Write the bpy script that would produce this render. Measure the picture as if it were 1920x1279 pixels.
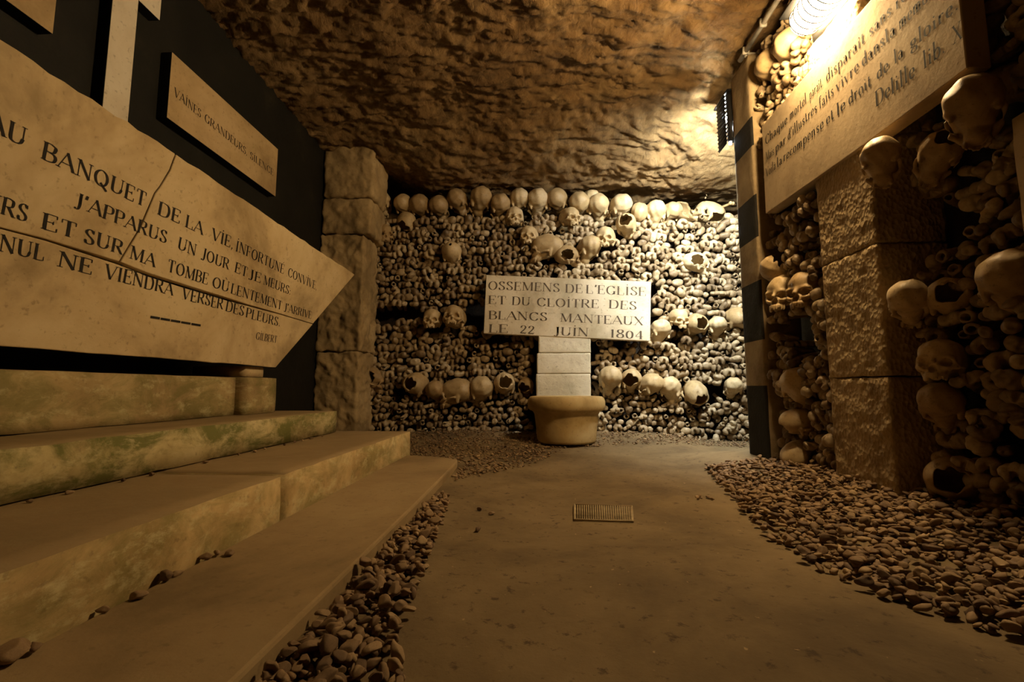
import bpy, bmesh, math, random
import numpy as np
from mathutils import Vector, Matrix, Euler, noise as mn

sc = bpy.context.scene
for o in list(bpy.data.objects):
    bpy.data.objects.remove(o, do_unlink=True)
COL = sc.collection
rnd = random.Random(7)
V = Vector

# ------------------------------------------------------------------ camera, world, exposure
FPX, CAM_H = 865.0, 0.36
TH = math.atan(88 / FPX)
PSI = math.atan(48 / FPX * math.cos(TH))
cam_d = bpy.data.cameras.new('camera')
cam_d.sensor_fit = 'HORIZONTAL'; cam_d.sensor_width = 36.0
cam_d.lens = FPX / 1920 * 36.0
cam_d.clip_start = 0.02
cam = bpy.data.objects.new('camera', cam_d); COL.objects.link(cam)
cam.location = (0, 0, CAM_H)
cam.rotation_euler = (math.pi / 2 + TH, 0, PSI)
sc.camera = cam

w = bpy.data.worlds.new('world'); sc.world = w; w.use_nodes = True
w.node_tree.nodes['Background'].inputs[0].default_value = (0.02, 0.014, 0.008, 1)
w.node_tree.nodes['Background'].inputs[1].default_value = 0.05
sc.view_settings.view_transform = 'Standard'
sc.view_settings.look = 'None'
sc.view_settings.gamma = 1.0
sc.view_settings.use_curve_mapping = False
sc.view_settings.exposure = 0.0
sc.cycles.max_bounces = 6
sc.cycles.diffuse_bounces = 4
sc.cycles.sample_clamp_indirect = 6.0
WARM = (1.0, 0.69, 0.34)
COOL = (0.94, 1.0, 0.97)
LAMP_STRENGTH = 415.0
POST_STRENGTH = 2500.0

# the lens, for reading measured directions into the room
_fw = V((-math.sin(PSI) * math.cos(TH), math.cos(PSI) * math.cos(TH), math.sin(TH)))
_rt = V((math.cos(PSI), math.sin(PSI), 0)); _up = _rt.cross(_fw)
CAM = V((0, 0, CAM_H))
def ray(x, y): return _fw + _rt * ((x - 960) / FPX) - _up * ((y - 639.5) / FPX)
def hX(x, y, X): d = ray(x, y); return CAM + d * (X / d.x)
def hY(x, y, Y): d = ray(x, y); return CAM + d * (Y / d.y)
def hZ(x, y, Z): d = ray(x, y); return CAM + d * ((Z - CAM_H) / d.z)
def proj(p):
    p = p - CAM; z = p.dot(_fw)
    if z < 0.05: return None
    return 960 + FPX * p.dot(_rt) / z, 639.5 - FPX * p.dot(_up) / z

# ------------------------------------------------------------------ object helpers
def link(name, mesh, parent=None):
    o = bpy.data.objects.new(name, mesh); COL.objects.link(o)
    if parent is not None: o.parent = parent
    return o
def tag(o, label=None, cat=None, group=None, kind=None):
    if label: o['label'] = label
    if cat: o['category'] = cat
    if group: o['group'] = group
    if kind: o['kind'] = kind
    return o
def empty(name, label, cat, loc=(0, 0, 0), group=None):
    o = bpy.data.objects.new(name, None); COL.objects.link(o)
    o.location = loc; o.empty_display_size = 0.05
    return tag(o, label, cat, group)
def mesh_np(name, verts, faces, mat, smooth=True):
    m = bpy.data.meshes.new(name)
    m.from_pydata([tuple(v) for v in verts], [], [tuple(f) for f in faces])
    m.materials.append(mat)
    if smooth: m.polygons.foreach_set('use_smooth', [True] * len(m.polygons))
    m.update()
    return m
def mesh_quads(name, v, f, mat, smooth=True):
    """fast path: v (n,3), f (k,m) arrays"""
    m = bpy.data.meshes.new(name)
    v = np.asarray(v, dtype=np.float32); f = np.asarray(f, dtype=np.int32)
    m.vertices.add(len(v)); m.vertices.foreach_set('co', v.ravel())
    k = f.shape[1]
    m.loops.add(f.size); m.loops.foreach_set('vertex_index', f.ravel())
    m.polygons.add(len(f))
    m.polygons.foreach_set('loop_start', np.arange(0, f.size, k, dtype=np.int32))
    m.polygons.foreach_set('loop_total', np.full(len(f), k, dtype=np.int32))
    m.polygons.foreach_set('use_smooth', np.full(len(f), smooth))
    m.materials.append(mat); m.update(calc_edges=True); m.validate()
    return m

# ------------------------------------------------------------------ materials
def new_mat(name):
    m = bpy.data.materials.new(name); m.use_nodes = True
    nt = m.node_tree
    b = nt.nodes['Principled BSDF']
    b.inputs['Specular IOR Level'].default_value = 0.25
    return m, nt, b
def N(nt, t, **kw):
    n = nt.nodes.new(t)
    for k, v in kw.items():
        if k in n.inputs: n.inputs[k].default_value = v
        else: setattr(n, k, v)
    return n
def ramp(nt, fac, stops):
    r = nt.nodes.new('ShaderNodeValToRGB')
    e = r.color_ramp.elements
    while len(e) < len(stops): e.new(0.5)
    for i, (p, c) in enumerate(stops):
        e[i].position = p; e[i].color = (c[0], c[1], c[2], 1)
    nt.links.new(fac, r.inputs[0])
    return r.outputs[0]
def coords(nt, scale=(1, 1, 1), rot=(0, 0, 0)):
    tc = nt.nodes.new('ShaderNodeTexCoord')
    mp = nt.nodes.new('ShaderNodeMapping')
    mp.inputs['Scale'].default_value = scale; mp.inputs['Rotation'].default_value = rot
    nt.links.new(tc.outputs['Object'], mp.inputs[0])
    return mp.outputs[0]
def noise_tex(nt, vec, scale, detail=6, rough=0.6, dist=0.0):
    n = N(nt, 'ShaderNodeTexNoise')
    n.inputs['Scale'].default_value = scale; n.inputs['Detail'].default_value = detail
    n.inputs['Roughness'].default_value = rough; n.inputs['Distortion'].default_value = dist
    nt.links.new(vec, n.inputs['Vector'])
    return n.outputs[0]
def mixc(nt, fac, a, b, mode='MIX'):
    m = nt.nodes.new('ShaderNodeMix'); m.data_type = 'RGBA'; m.blend_type = mode
    for s, v in ((m.inputs[0], fac), (m.inputs[6], a), (m.inputs[7], b)):
        if isinstance(v, (int, float)): s.default_value = v
        elif isinstance(v, tuple): s.default_value = (v[0], v[1], v[2], 1)
        else: nt.links.new(v, s)
    return m.outputs[2]
def mathn(nt, op, a, b=None):
    m = nt.nodes.new('ShaderNodeMath'); m.operation = op
    for i, v in enumerate((a, b)):
        if v is None: continue
        if isinstance(v, (int, float)): m.inputs[i].default_value = v
        else: nt.links.new(v, m.inputs[i])
    return m.outputs[0]
def bump(nt, b, h, strength, dist):
    n = nt.nodes.new('ShaderNodeBump')
    n.inputs['Strength'].default_value = strength; n.inputs['Distance'].default_value = dist
    nt.links.new(h, n.inputs['Height'])
    prev = b.inputs['Normal'].links
    if prev: nt.links.new(prev[0].from_socket, n.inputs['Normal'])
    nt.links.new(n.outputs[0], b.inputs['Normal'])

def stone_mat(name, c0, c1, c2, rough=0.85, scale=3.0, pits=0.25, tool=0.0, stain=0.35, stain_col=(0.20, 0.13, 0.06),
              moss=0.0, dust_top=None, black_sides=None):
    m, nt, b = new_mat(name)
    vec = coords(nt)
    n1 = noise_tex(nt, vec, scale, 8, 0.62, 0.3)
    col = ramp(nt, n1, [(0.36, tuple(x * 0.82 for x in c0)), (0.5, c1), (0.63, c2)])
    n2 = noise_tex(nt, vec, scale * 0.6, 5, 0.7, 0.8)
    f = ramp(nt, n2, [(0.47, (0, 0, 0)), (0.64, (1, 1, 1))])
    col = mixc(nt, mathn(nt, 'MULTIPLY', f, stain), col, stain_col)
    if moss:
        n3 = noise_tex(nt, coords(nt, (1, 1, 2.0)), 5.5, 9, 0.72, 0.6)
        f3 = ramp(nt, n3, [(0.43, (0, 0, 0)), (0.58, (1, 1, 1))])
        col = mixc(nt, mathn(nt, 'MULTIPLY', f3, moss), col, (0.12, 0.122, 0.028))
        n4 = noise_tex(nt, coords(nt, (1, 1.5, 3)), 9, 8, 0.75, 0.2)
        f4 = ramp(nt, n4, [(0.52, (0, 0, 0)), (0.64, (1, 1, 1))])
        col = mixc(nt, mathn(nt, 'MULTIPLY', f4, 0.6), col, (0.55, 0.47, 0.26))
    # specks
    n5 = noise_tex(nt, vec, 60, 3, 0.6)
    f5 = ramp(nt, n5, [(0.30, (1, 1, 1)), (0.40, (0, 0, 0))])
    col = mixc(nt, mathn(nt, 'MULTIPLY', f5, 0.35), col, (0.13, 0.085, 0.04))
    geo = nt.nodes.new('ShaderNodeNewGeometry')
    sep = nt.nodes.new('ShaderNodeSeparateXYZ'); nt.links.new(geo.outputs['True Normal'], sep.inputs[0])
    if dust_top:
        f6 = ramp(nt, sep.outputs[2], [(0.6, (0, 0, 0)), (0.9, (1, 1, 1))])
        col = mixc(nt, mathn(nt, 'MULTIPLY', f6, 0.85), col, dust_top)
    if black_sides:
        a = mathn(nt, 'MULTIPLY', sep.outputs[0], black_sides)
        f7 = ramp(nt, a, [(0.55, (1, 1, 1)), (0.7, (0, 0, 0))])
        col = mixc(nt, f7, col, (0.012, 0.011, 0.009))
    nt.links.new(col, b.inputs['Base Color'])
    b.inputs['Roughness'].default_value = rough
    bump(nt, b, noise_tex(nt, vec, 45, 6, 0.65), pits, 0.004)
    if tool:
        vo = nt.nodes.new('ShaderNodeTexVoronoi'); vo.inputs['Scale'].default_value = 85
        nt.links.new(coords(nt, (1, 1, 0.75), (0.5, 0, 0)), vo.inputs['Vector'])
        bump(nt, b, vo.outputs[0], tool, 0.012)
    return m

def bone_mat(name, stops, rough=0.55):
    m, nt, b = new_mat(name)
    vec = coords(nt)
    oi = nt.nodes.new('ShaderNodeObjectInfo')
    ge = nt.nodes.new('ShaderNodeNewGeometry')
    r = mathn(nt, 'FRACT', mathn(nt, 'ADD', oi.outputs['Random'], ge.outputs['Random Per Island']))
    n1 = noise_tex(nt, vec, 28, 6, 0.65, 0.4)
    t = mathn(nt, 'ADD', mathn(nt, 'MULTIPLY', r, 0.62), mathn(nt, 'MULTIPLY', mathn(nt, 'SUBTRACT', n1, 0.31), 0.75))
    col = ramp(nt, t, stops)
    n2 = noise_tex(nt, vec, 75, 4, 0.7)
    f = ramp(nt, n2, [(0.30, (1, 1, 1)), (0.43, (0, 0, 0))])
    col = mixc(nt, mathn(nt, 'MULTIPLY', f, 0.55), col, (0.055, 0.032, 0.014))
    nt.links.new(col, b.inputs['Base Color'])
    b.inputs['Roughness'].default_value = rough
    b.inputs['Specular IOR Level'].default_value = 0.35
    bump(nt, b, noise_tex(nt, vec, 120, 5, 0.7), 0.35, 0.002)
    return m

def flat_mat(name, c, rough=0.8, metal=0.0):
    m, nt, b = new_mat(name)
    vec = coords(nt)
    n = noise_tex(nt, vec, 25, 5, 0.6)
    d = tuple(x * 0.6 for x in c)
    nt.links.new(ramp(nt, n, [(0.3, d), (0.65, c)]), b.inputs['Base Color'])
    b.inputs['Roughness'].default_value = rough; b.inputs['Metallic'].default_value = metal
    return m
def glow_mat(name, c, s):
    m, nt, b = new_mat(name)
    b.inputs['Base Color'].default_value = (0.9, 0.88, 0.8, 1)
    b.inputs['Emission Color'].default_value = (*c, 1)
    b.inputs['Emission Strength'].default_value = s
    return m

def earth_mat():
    m, nt, b = new_mat('trodden_earth')
    vec = coords(nt)
    c = ramp(nt, noise_tex(nt, vec, 2.2, 8, 0.65, 0.3), [(0.35, (0.105, 0.072, 0.036)), (0.5, (0.165, 0.115, 0.057)), (0.65, (0.215, 0.152, 0.078))])
    f = ramp(nt, noise_tex(nt, coords(nt, (1, 1, 1)), 34, 6, 0.68), [(0.34, (1, 1, 1)), (0.42, (0, 0, 0))])
    c = mixc(nt, mathn(nt, 'MULTIPLY', f, 0.8), c, (0.055, 0.035, 0.018))
    f = ramp(nt, noise_tex(nt, coords(nt, (1.3, 1, 1)), 55, 2, 0.5), [(0.72, (0, 0, 0)), (0.77, (1, 1, 1))])
    c = mixc(nt, mathn(nt, 'MULTIPLY', f, 0.6), c, (0.42, 0.30, 0.16))
    nt.links.new(c, b.inputs['Base Color']); b.inputs['Roughness'].default_value = 0.9
    bump(nt, b, noise_tex(nt, vec, 30, 8, 0.7), 0.35, 0.008)
    return m
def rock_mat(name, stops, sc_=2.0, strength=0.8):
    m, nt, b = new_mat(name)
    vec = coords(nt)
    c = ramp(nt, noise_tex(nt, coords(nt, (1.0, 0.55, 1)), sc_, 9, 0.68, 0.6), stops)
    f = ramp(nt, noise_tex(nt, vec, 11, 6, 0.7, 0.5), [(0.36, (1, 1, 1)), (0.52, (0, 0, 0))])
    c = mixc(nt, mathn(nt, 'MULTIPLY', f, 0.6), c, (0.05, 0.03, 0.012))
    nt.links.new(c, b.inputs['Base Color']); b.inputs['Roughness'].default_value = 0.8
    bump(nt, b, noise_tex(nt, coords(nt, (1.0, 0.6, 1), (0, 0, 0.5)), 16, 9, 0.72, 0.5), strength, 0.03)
    return m

M_EARTH = earth_mat()
M_ROCK = rock_mat('quarry_rock', [(0.28, (0.10, 0.055, 0.02)), (0.45, (0.20, 0.118, 0.046)), (0.58, (0.28, 0.18, 0.078)), (0.75, (0.36, 0.26, 0.135))])
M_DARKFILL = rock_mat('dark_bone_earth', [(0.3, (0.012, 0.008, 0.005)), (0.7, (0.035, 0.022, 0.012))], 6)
def black_paint():
    m, nt, b = new_mat('black_limewash')
    vec = coords(nt)
    c = ramp(nt, noise_tex(nt, vec, 5, 8, 0.7), [(0.3, (0.005, 0.0045, 0.0032)), (0.6, (0.010, 0.009, 0.0065)), (0.8, (0.024, 0.020, 0.012))])
    f = ramp(nt, noise_tex(nt, vec, 45, 4, 0.6), [(0.74, (0, 0, 0)), (0.8, (1, 1, 1))])
    c = mixc(nt, mathn(nt, 'MULTIPLY', f, 0.4), c, (0.1, 0.08, 0.05))
    nt.links.new(c, b.inputs['Base Color']); b.inputs['Roughness'].default_value = 0.7
    bump(nt, b, noise_tex(nt, vec, 14, 8, 0.7), 0.3, 0.01)
    return m
M_BLACK = black_paint()
M_SARC = stone_mat('ochre_limestone', (0.40, 0.29, 0.15), (0.53, 0.40, 0.22), (0.62, 0.49, 0.29), scale=2.6, stain=0.45, stain_col=(0.30, 0.20, 0.09))
M_STEP = stone_mat('damp_step_stone', (0.34, 0.22, 0.085), (0.48, 0.34, 0.155), (0.57, 0.43, 0.215), moss=0.5, dust_top=(0.25, 0.17, 0.085))
M_MOSSY = stone_mat('mossy_step_stone', (0.33, 0.24, 0.10), (0.45, 0.36, 0.17), (0.58, 0.48, 0.26), moss=0.9, dust_top=(0.25, 0.17, 0.085))
M_PLINTH = stone_mat('plinth_stone', (0.29, 0.20, 0.09), (0.40, 0.29, 0.135), (0.48, 0.37, 0.18), moss=0.55, dust_top=(0.25, 0.17, 0.085))
M_SLAB = stone_mat('earthy_slab', (0.225, 0.155, 0.075), (0.29, 0.20, 0.10), (0.34, 0.245, 0.125), scale=2, stain=0.2, stain_col=(0.13, 0.085, 0.04))
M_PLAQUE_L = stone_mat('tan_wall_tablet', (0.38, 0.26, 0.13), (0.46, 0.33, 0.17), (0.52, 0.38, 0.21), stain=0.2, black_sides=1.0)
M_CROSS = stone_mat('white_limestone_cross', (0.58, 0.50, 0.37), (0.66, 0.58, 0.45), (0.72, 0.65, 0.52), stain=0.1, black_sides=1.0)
M_TABLET = stone_mat('cream_tablet', (0.50, 0.42, 0.28), (0.60, 0.51, 0.36), (0.66, 0.58, 0.43), stain=0.25, stain_col=(0.42, 0.31, 0.16))
M_WHITE = stone_mat('whitewashed_stone', (0.56, 0.50, 0.36), (0.66, 0.60, 0.45), (0.72, 0.66, 0.52), stain=0.15, pits=0.7)
M_BASIN = stone_mat('smooth_basin_stone', (0.34, 0.23, 0.09), (0.45, 0.32, 0.14), (0.52, 0.40, 0.20), stain=0.3, pits=0.1)
M_RPLAQUE = stone_mat('grey_tan_tablet', (0.40, 0.30, 0.18), (0.47, 0.36, 0.22), (0.53, 0.42, 0.27), stain=0.25, stain_col=(0.30, 0.21, 0.11))
M_TOOLED = stone_mat('tooled_pillar_stone', (0.36, 0.26, 0.14), (0.44, 0.33, 0.18), (0.52, 0.40, 0.24), tool=0.45, pits=0.6)
M_ROUGH = stone_mat('rough_pier_stone', (0.28, 0.20, 0.10), (0.38, 0.275, 0.14), (0.46, 0.34, 0.18), pits=0.9, stain=0.5)
M_BONE = bone_mat('aged_bone', [(0.0, (0.10, 0.066, 0.036)), (0.3, (0.215, 0.150, 0.080)), (0.55, (0.325, 0.24, 0.138)), (0.8, (0.43, 0.34, 0.21)), (1.0, (0.56, 0.47, 0.33))], 0.42)
M_SKULL = bone_mat('skull_bone', [(0.0, (0.24, 0.15, 0.065)), (0.3, (0.36, 0.25, 0.12)), (0.6, (0.46, 0.34, 0.18)), (1.0, (0.58, 0.47, 0.30))], 0.5)
M_PEBBLE = bone_mat('brown_flint', [(0.0, (0.075, 0.042, 0.021)), (0.3, (0.165, 0.100, 0.050)), (0.6, (0.26, 0.165, 0.083)), (0.85, (0.35, 0.24, 0.12)), (1.0, (0.42, 0.31, 0.18))], 0.7)
M_INK = flat_mat('black_letter_paint', (0.022, 0.018, 0.014))
M_INK2 = flat_mat('worn_letter_paint', (0.06, 0.045, 0.03))
M_CRACK = flat_mat('dark_joint', (0.02, 0.014, 0.008))
M_IRON = flat_mat('black_iron', (0.012, 0.012, 0.012), 0.45, 0.3)
M_PIPE = flat_mat('pale_conduit', (0.45, 0.42, 0.36), 0.5)
M_GRATE = flat_mat('dull_grate_metal', (0.42, 0.32, 0.18), 0.7, 0.0)
M_LAMP = glow_mat('lamp_glass', WARM, LAMP_STRENGTH)
M_POSTLAMP = glow_mat('post_lamp_glass', COOL, POST_STRENGTH)

# painted post: black bands on the corridor face only
def post_mat():
    m, nt, b = new_mat('banded_post_paint')
    vec = coords(nt)
    base = ramp(nt, noise_tex(nt, vec, 5, 8, 0.65), [(0.36, (0.19, 0.135, 0.07)), (0.5, (0.29, 0.215, 0.12)), (0.65, (0.37, 0.285, 0.165))])
    geo = nt.nodes.new('ShaderNodeNewGeometry')
    sn = nt.nodes.new('ShaderNodeSeparateXYZ'); nt.links.new(geo.outputs['Normal'], sn.inputs[0])
    tc = nt.nodes.new('ShaderNodeTexCoord'); sp = nt.nodes.new('ShaderNodeSeparateXYZ'); nt.links.new(tc.outputs['Object'], sp.inputs[0])
    tot = None
    for a, c in ((-1, 0.37), (0.575, 0.845), (1.045, 1.245), (1.48, 1.62)):
        f = mathn(nt, 'MULTIPLY', mathn(nt, 'GREATER_THAN', sp.outputs[2], a), mathn(nt, 'LESS_THAN', sp.outputs[2], c))
        tot = f if tot is None else mathn(nt, 'ADD', tot, f)
    side = mathn(nt, 'LESS_THAN', sn.outputs[0], -0.6)
    col = mixc(nt, mathn(nt, 'MULTIPLY', mathn(nt, 'MULTIPLY', tot, side), 0.98), base, (0.009, 0.008, 0.006))
    nt.links.new(col, b.inputs['Base Color']); b.inputs['Roughness'].default_value = 0.85
    bump(nt, b, noise_tex(nt, vec, 40, 7, 0.7), 0.6, 0.008)
    return m
M_POST = post_mat()

# ------------------------------------------------------------------ geometry helpers
def fbm(p, o=4):
    s, a, t = 0.0, 1.0, 0.0
    for _ in range(o):
        s += a * mn.noise(p); t += a; a *= 0.5; p = p * 2.03
    return s / t
def block(name, lo, hi, mat, parent=None, cell=0.03, r=0.008, amp=0.002, freq=9.0, seed=0, chip=0.0, origin=None):
    """a dressed stone: box with worn round edges and an uneven face"""
    lo, hi = V(lo), V(hi); d = hi - lo
    n = [max(2, min(75, int(d[i] / cell))) for i in range(3)]
    idx, verts, faces = {}, [], []
    def vid(k):
        if k not in idx:
            idx[k] = len(verts); verts.append([lo[i] + d[i] * k[i] / n[i] for i in range(3)])
        return idx[k]
    for ax in range(3):
        a, b_ = (ax + 1) % 3, (ax + 2) % 3
        for side in (0, n[ax]):
            for i in range(n[a]):
                for j in range(n[b_]):
                    q = []
                    for di, dj in ((0, 0), (1, 0), (1, 1), (0, 1)):
                        k = [0, 0, 0]; k[ax] = side; k[a] = i + di; k[b_] = j + dj
                        q.append(vid(tuple(k)))
                    faces.append(q if side else q[::-1])
    rr = min(r, min(d) * 0.45)
    off = V((seed * 3.7, seed * 1.3, seed * 2.1))
    out = []
    for p in verts:
        p = V(p)
        q = V([min(max(p[i], lo[i] + rr), hi[i] - rr) for i in range(3)])
        e = p - q
        if e.length > 1e-9:
            nn = e.normalized(); p = q + nn * rr
        else: nn = V((0, 0, 0))
        s = amp * fbm(p * freq + off, 4)
        if chip and sum(abs(x) > 0.25 for x in nn) >= 2:
            s -= chip * max(0, fbm(p * 14 + off, 3))
        out.append(p + nn * s)
    o0 = V(origin) if origin is not None else V((0, 0, 0))
    m = mesh_np(name, [p - o0 for p in out], faces, mat)
    return link(name, m, parent)
def lathe(name, prof, mat, parent=None, seg=48, loc=(0, 0, 0)):
    v, f = [], []
    for r, z in prof:
        for i in range(seg):
            a = 2 * math.pi * i / seg
            v.append((r * math.cos(a), r * math.sin(a), z))
    for k in range(len(prof) - 1):
        for i in range(seg):
            j = (i + 1) % seg
            f.append((k * seg + i, k * seg + j, (k + 1) * seg + j, (k + 1) * seg + i))
    f.append(tuple(range(seg))[::-1]); f.append(tuple((len(prof) - 1) * seg + i for i in range(seg)))
    o = link(name, mesh_np(name, v, f, mat), parent); o.location = loc
    return o
def tube(name, pts, r, mat, parent=None, seg=10):
    pts = [V(p) for p in pts]; v, f = [], []
    for k, p in enumerate(pts):
        t = (pts[min(k + 1, len(pts) - 1)] - pts[max(k - 1, 0)]).normalized()
        a = t.orthogonal().normalized() if k == 0 else (a - t * a.dot(t)).normalized()
        b_ = t.cross(a)
        for i in range(seg):
            an = 2 * math.pi * i / seg
            v.append(p + (a * math.cos(an) + b_ * math.sin(an)) * r)
    for k in range(len(pts) - 1):
        for i in range(seg):
            j = (i + 1) % seg
            f.append((k * seg + i, k * seg + j, (k + 1) * seg + j, (k + 1) * seg + i))
    f.append(tuple(range(seg))[::-1]); f.append(tuple((len(pts) - 1) * seg + i for i in range(seg)))
    return v, f
def tube_obj(name, pts, r, mat, parent=None, seg=10):
    v, f = tube(name, pts, r, mat, None, seg)
    return link(name, mesh_np(name, v, f, mat), parent)
def tubes_obj(name, list_of_pts, r, mat, parent=None, seg=8):
    V_, F_ = [], []
    for pts in list_of_pts:
        v, f = tube(name, pts, r, mat, None, seg)
        F_ += [tuple(i + len(V_) for i in q) for q in f]; V_ += v
    return link(name, mesh_np(name, V_, F_, mat), parent)

class Face:
    """a flat inscribed face: P + U*u + V*v, normal N towards the reader"""
    def __init__(s, P, U, Vv):
        s.P, s.U, s.V = V(P), V(U).normalized(), V(Vv).normalized(); s.N = s.U.cross(s.V)
    def uv(s, x, y):
        d = ray(x, y); t = (s.P - CAM).dot(s.N) / d.dot(s.N); q = CAM + d * t - s.P
        return q.dot(s.U), q.dot(s.V)
    def at(s, u, v, n=0.0): return s.P + s.U * u + s.V * v + s.N * n
def prism(name, face, poly, depth, mat, parent=None, bevel=0.0):
    """polygon in face coordinates, solid to the back"""
    bm = bmesh.new()
    fr = [bm.verts.new(face.at(u, v)) for u, v in poly]
    f = bm.faces.new(fr)
    r = bmesh.ops.extrude_face_region(bm, geom=[f])
    for e in r['geom']:
        if isinstance(e, bmesh.types.BMVert): e.co -= face.N * depth
    bmesh.ops.recalc_face_normals(bm, faces=bm.faces[:])
    m = bpy.data.meshes.new(name); bm.to_mesh(m); bm.free(); m.materials.append(mat)
    o = link(name, m, parent)
    if bevel:
        b = o.modifiers.new('worn_edge', 'BEVEL'); b.width = bevel; b.segments = 2; b.limit_method = 'ANGLE'; b.angle_limit = math.radians(50)
    return o
def jag(a, b, n, amp):
    """points from a to b with small chips"""
    out = []
    for i in range(n):
        t = i / n; p = (a[0] + (b[0] - a[0]) * t, a[1] + (b[1] - a[1]) * t + (rnd.uniform(-amp, amp) if i else 0))
        out.append(p)
    return out

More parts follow.
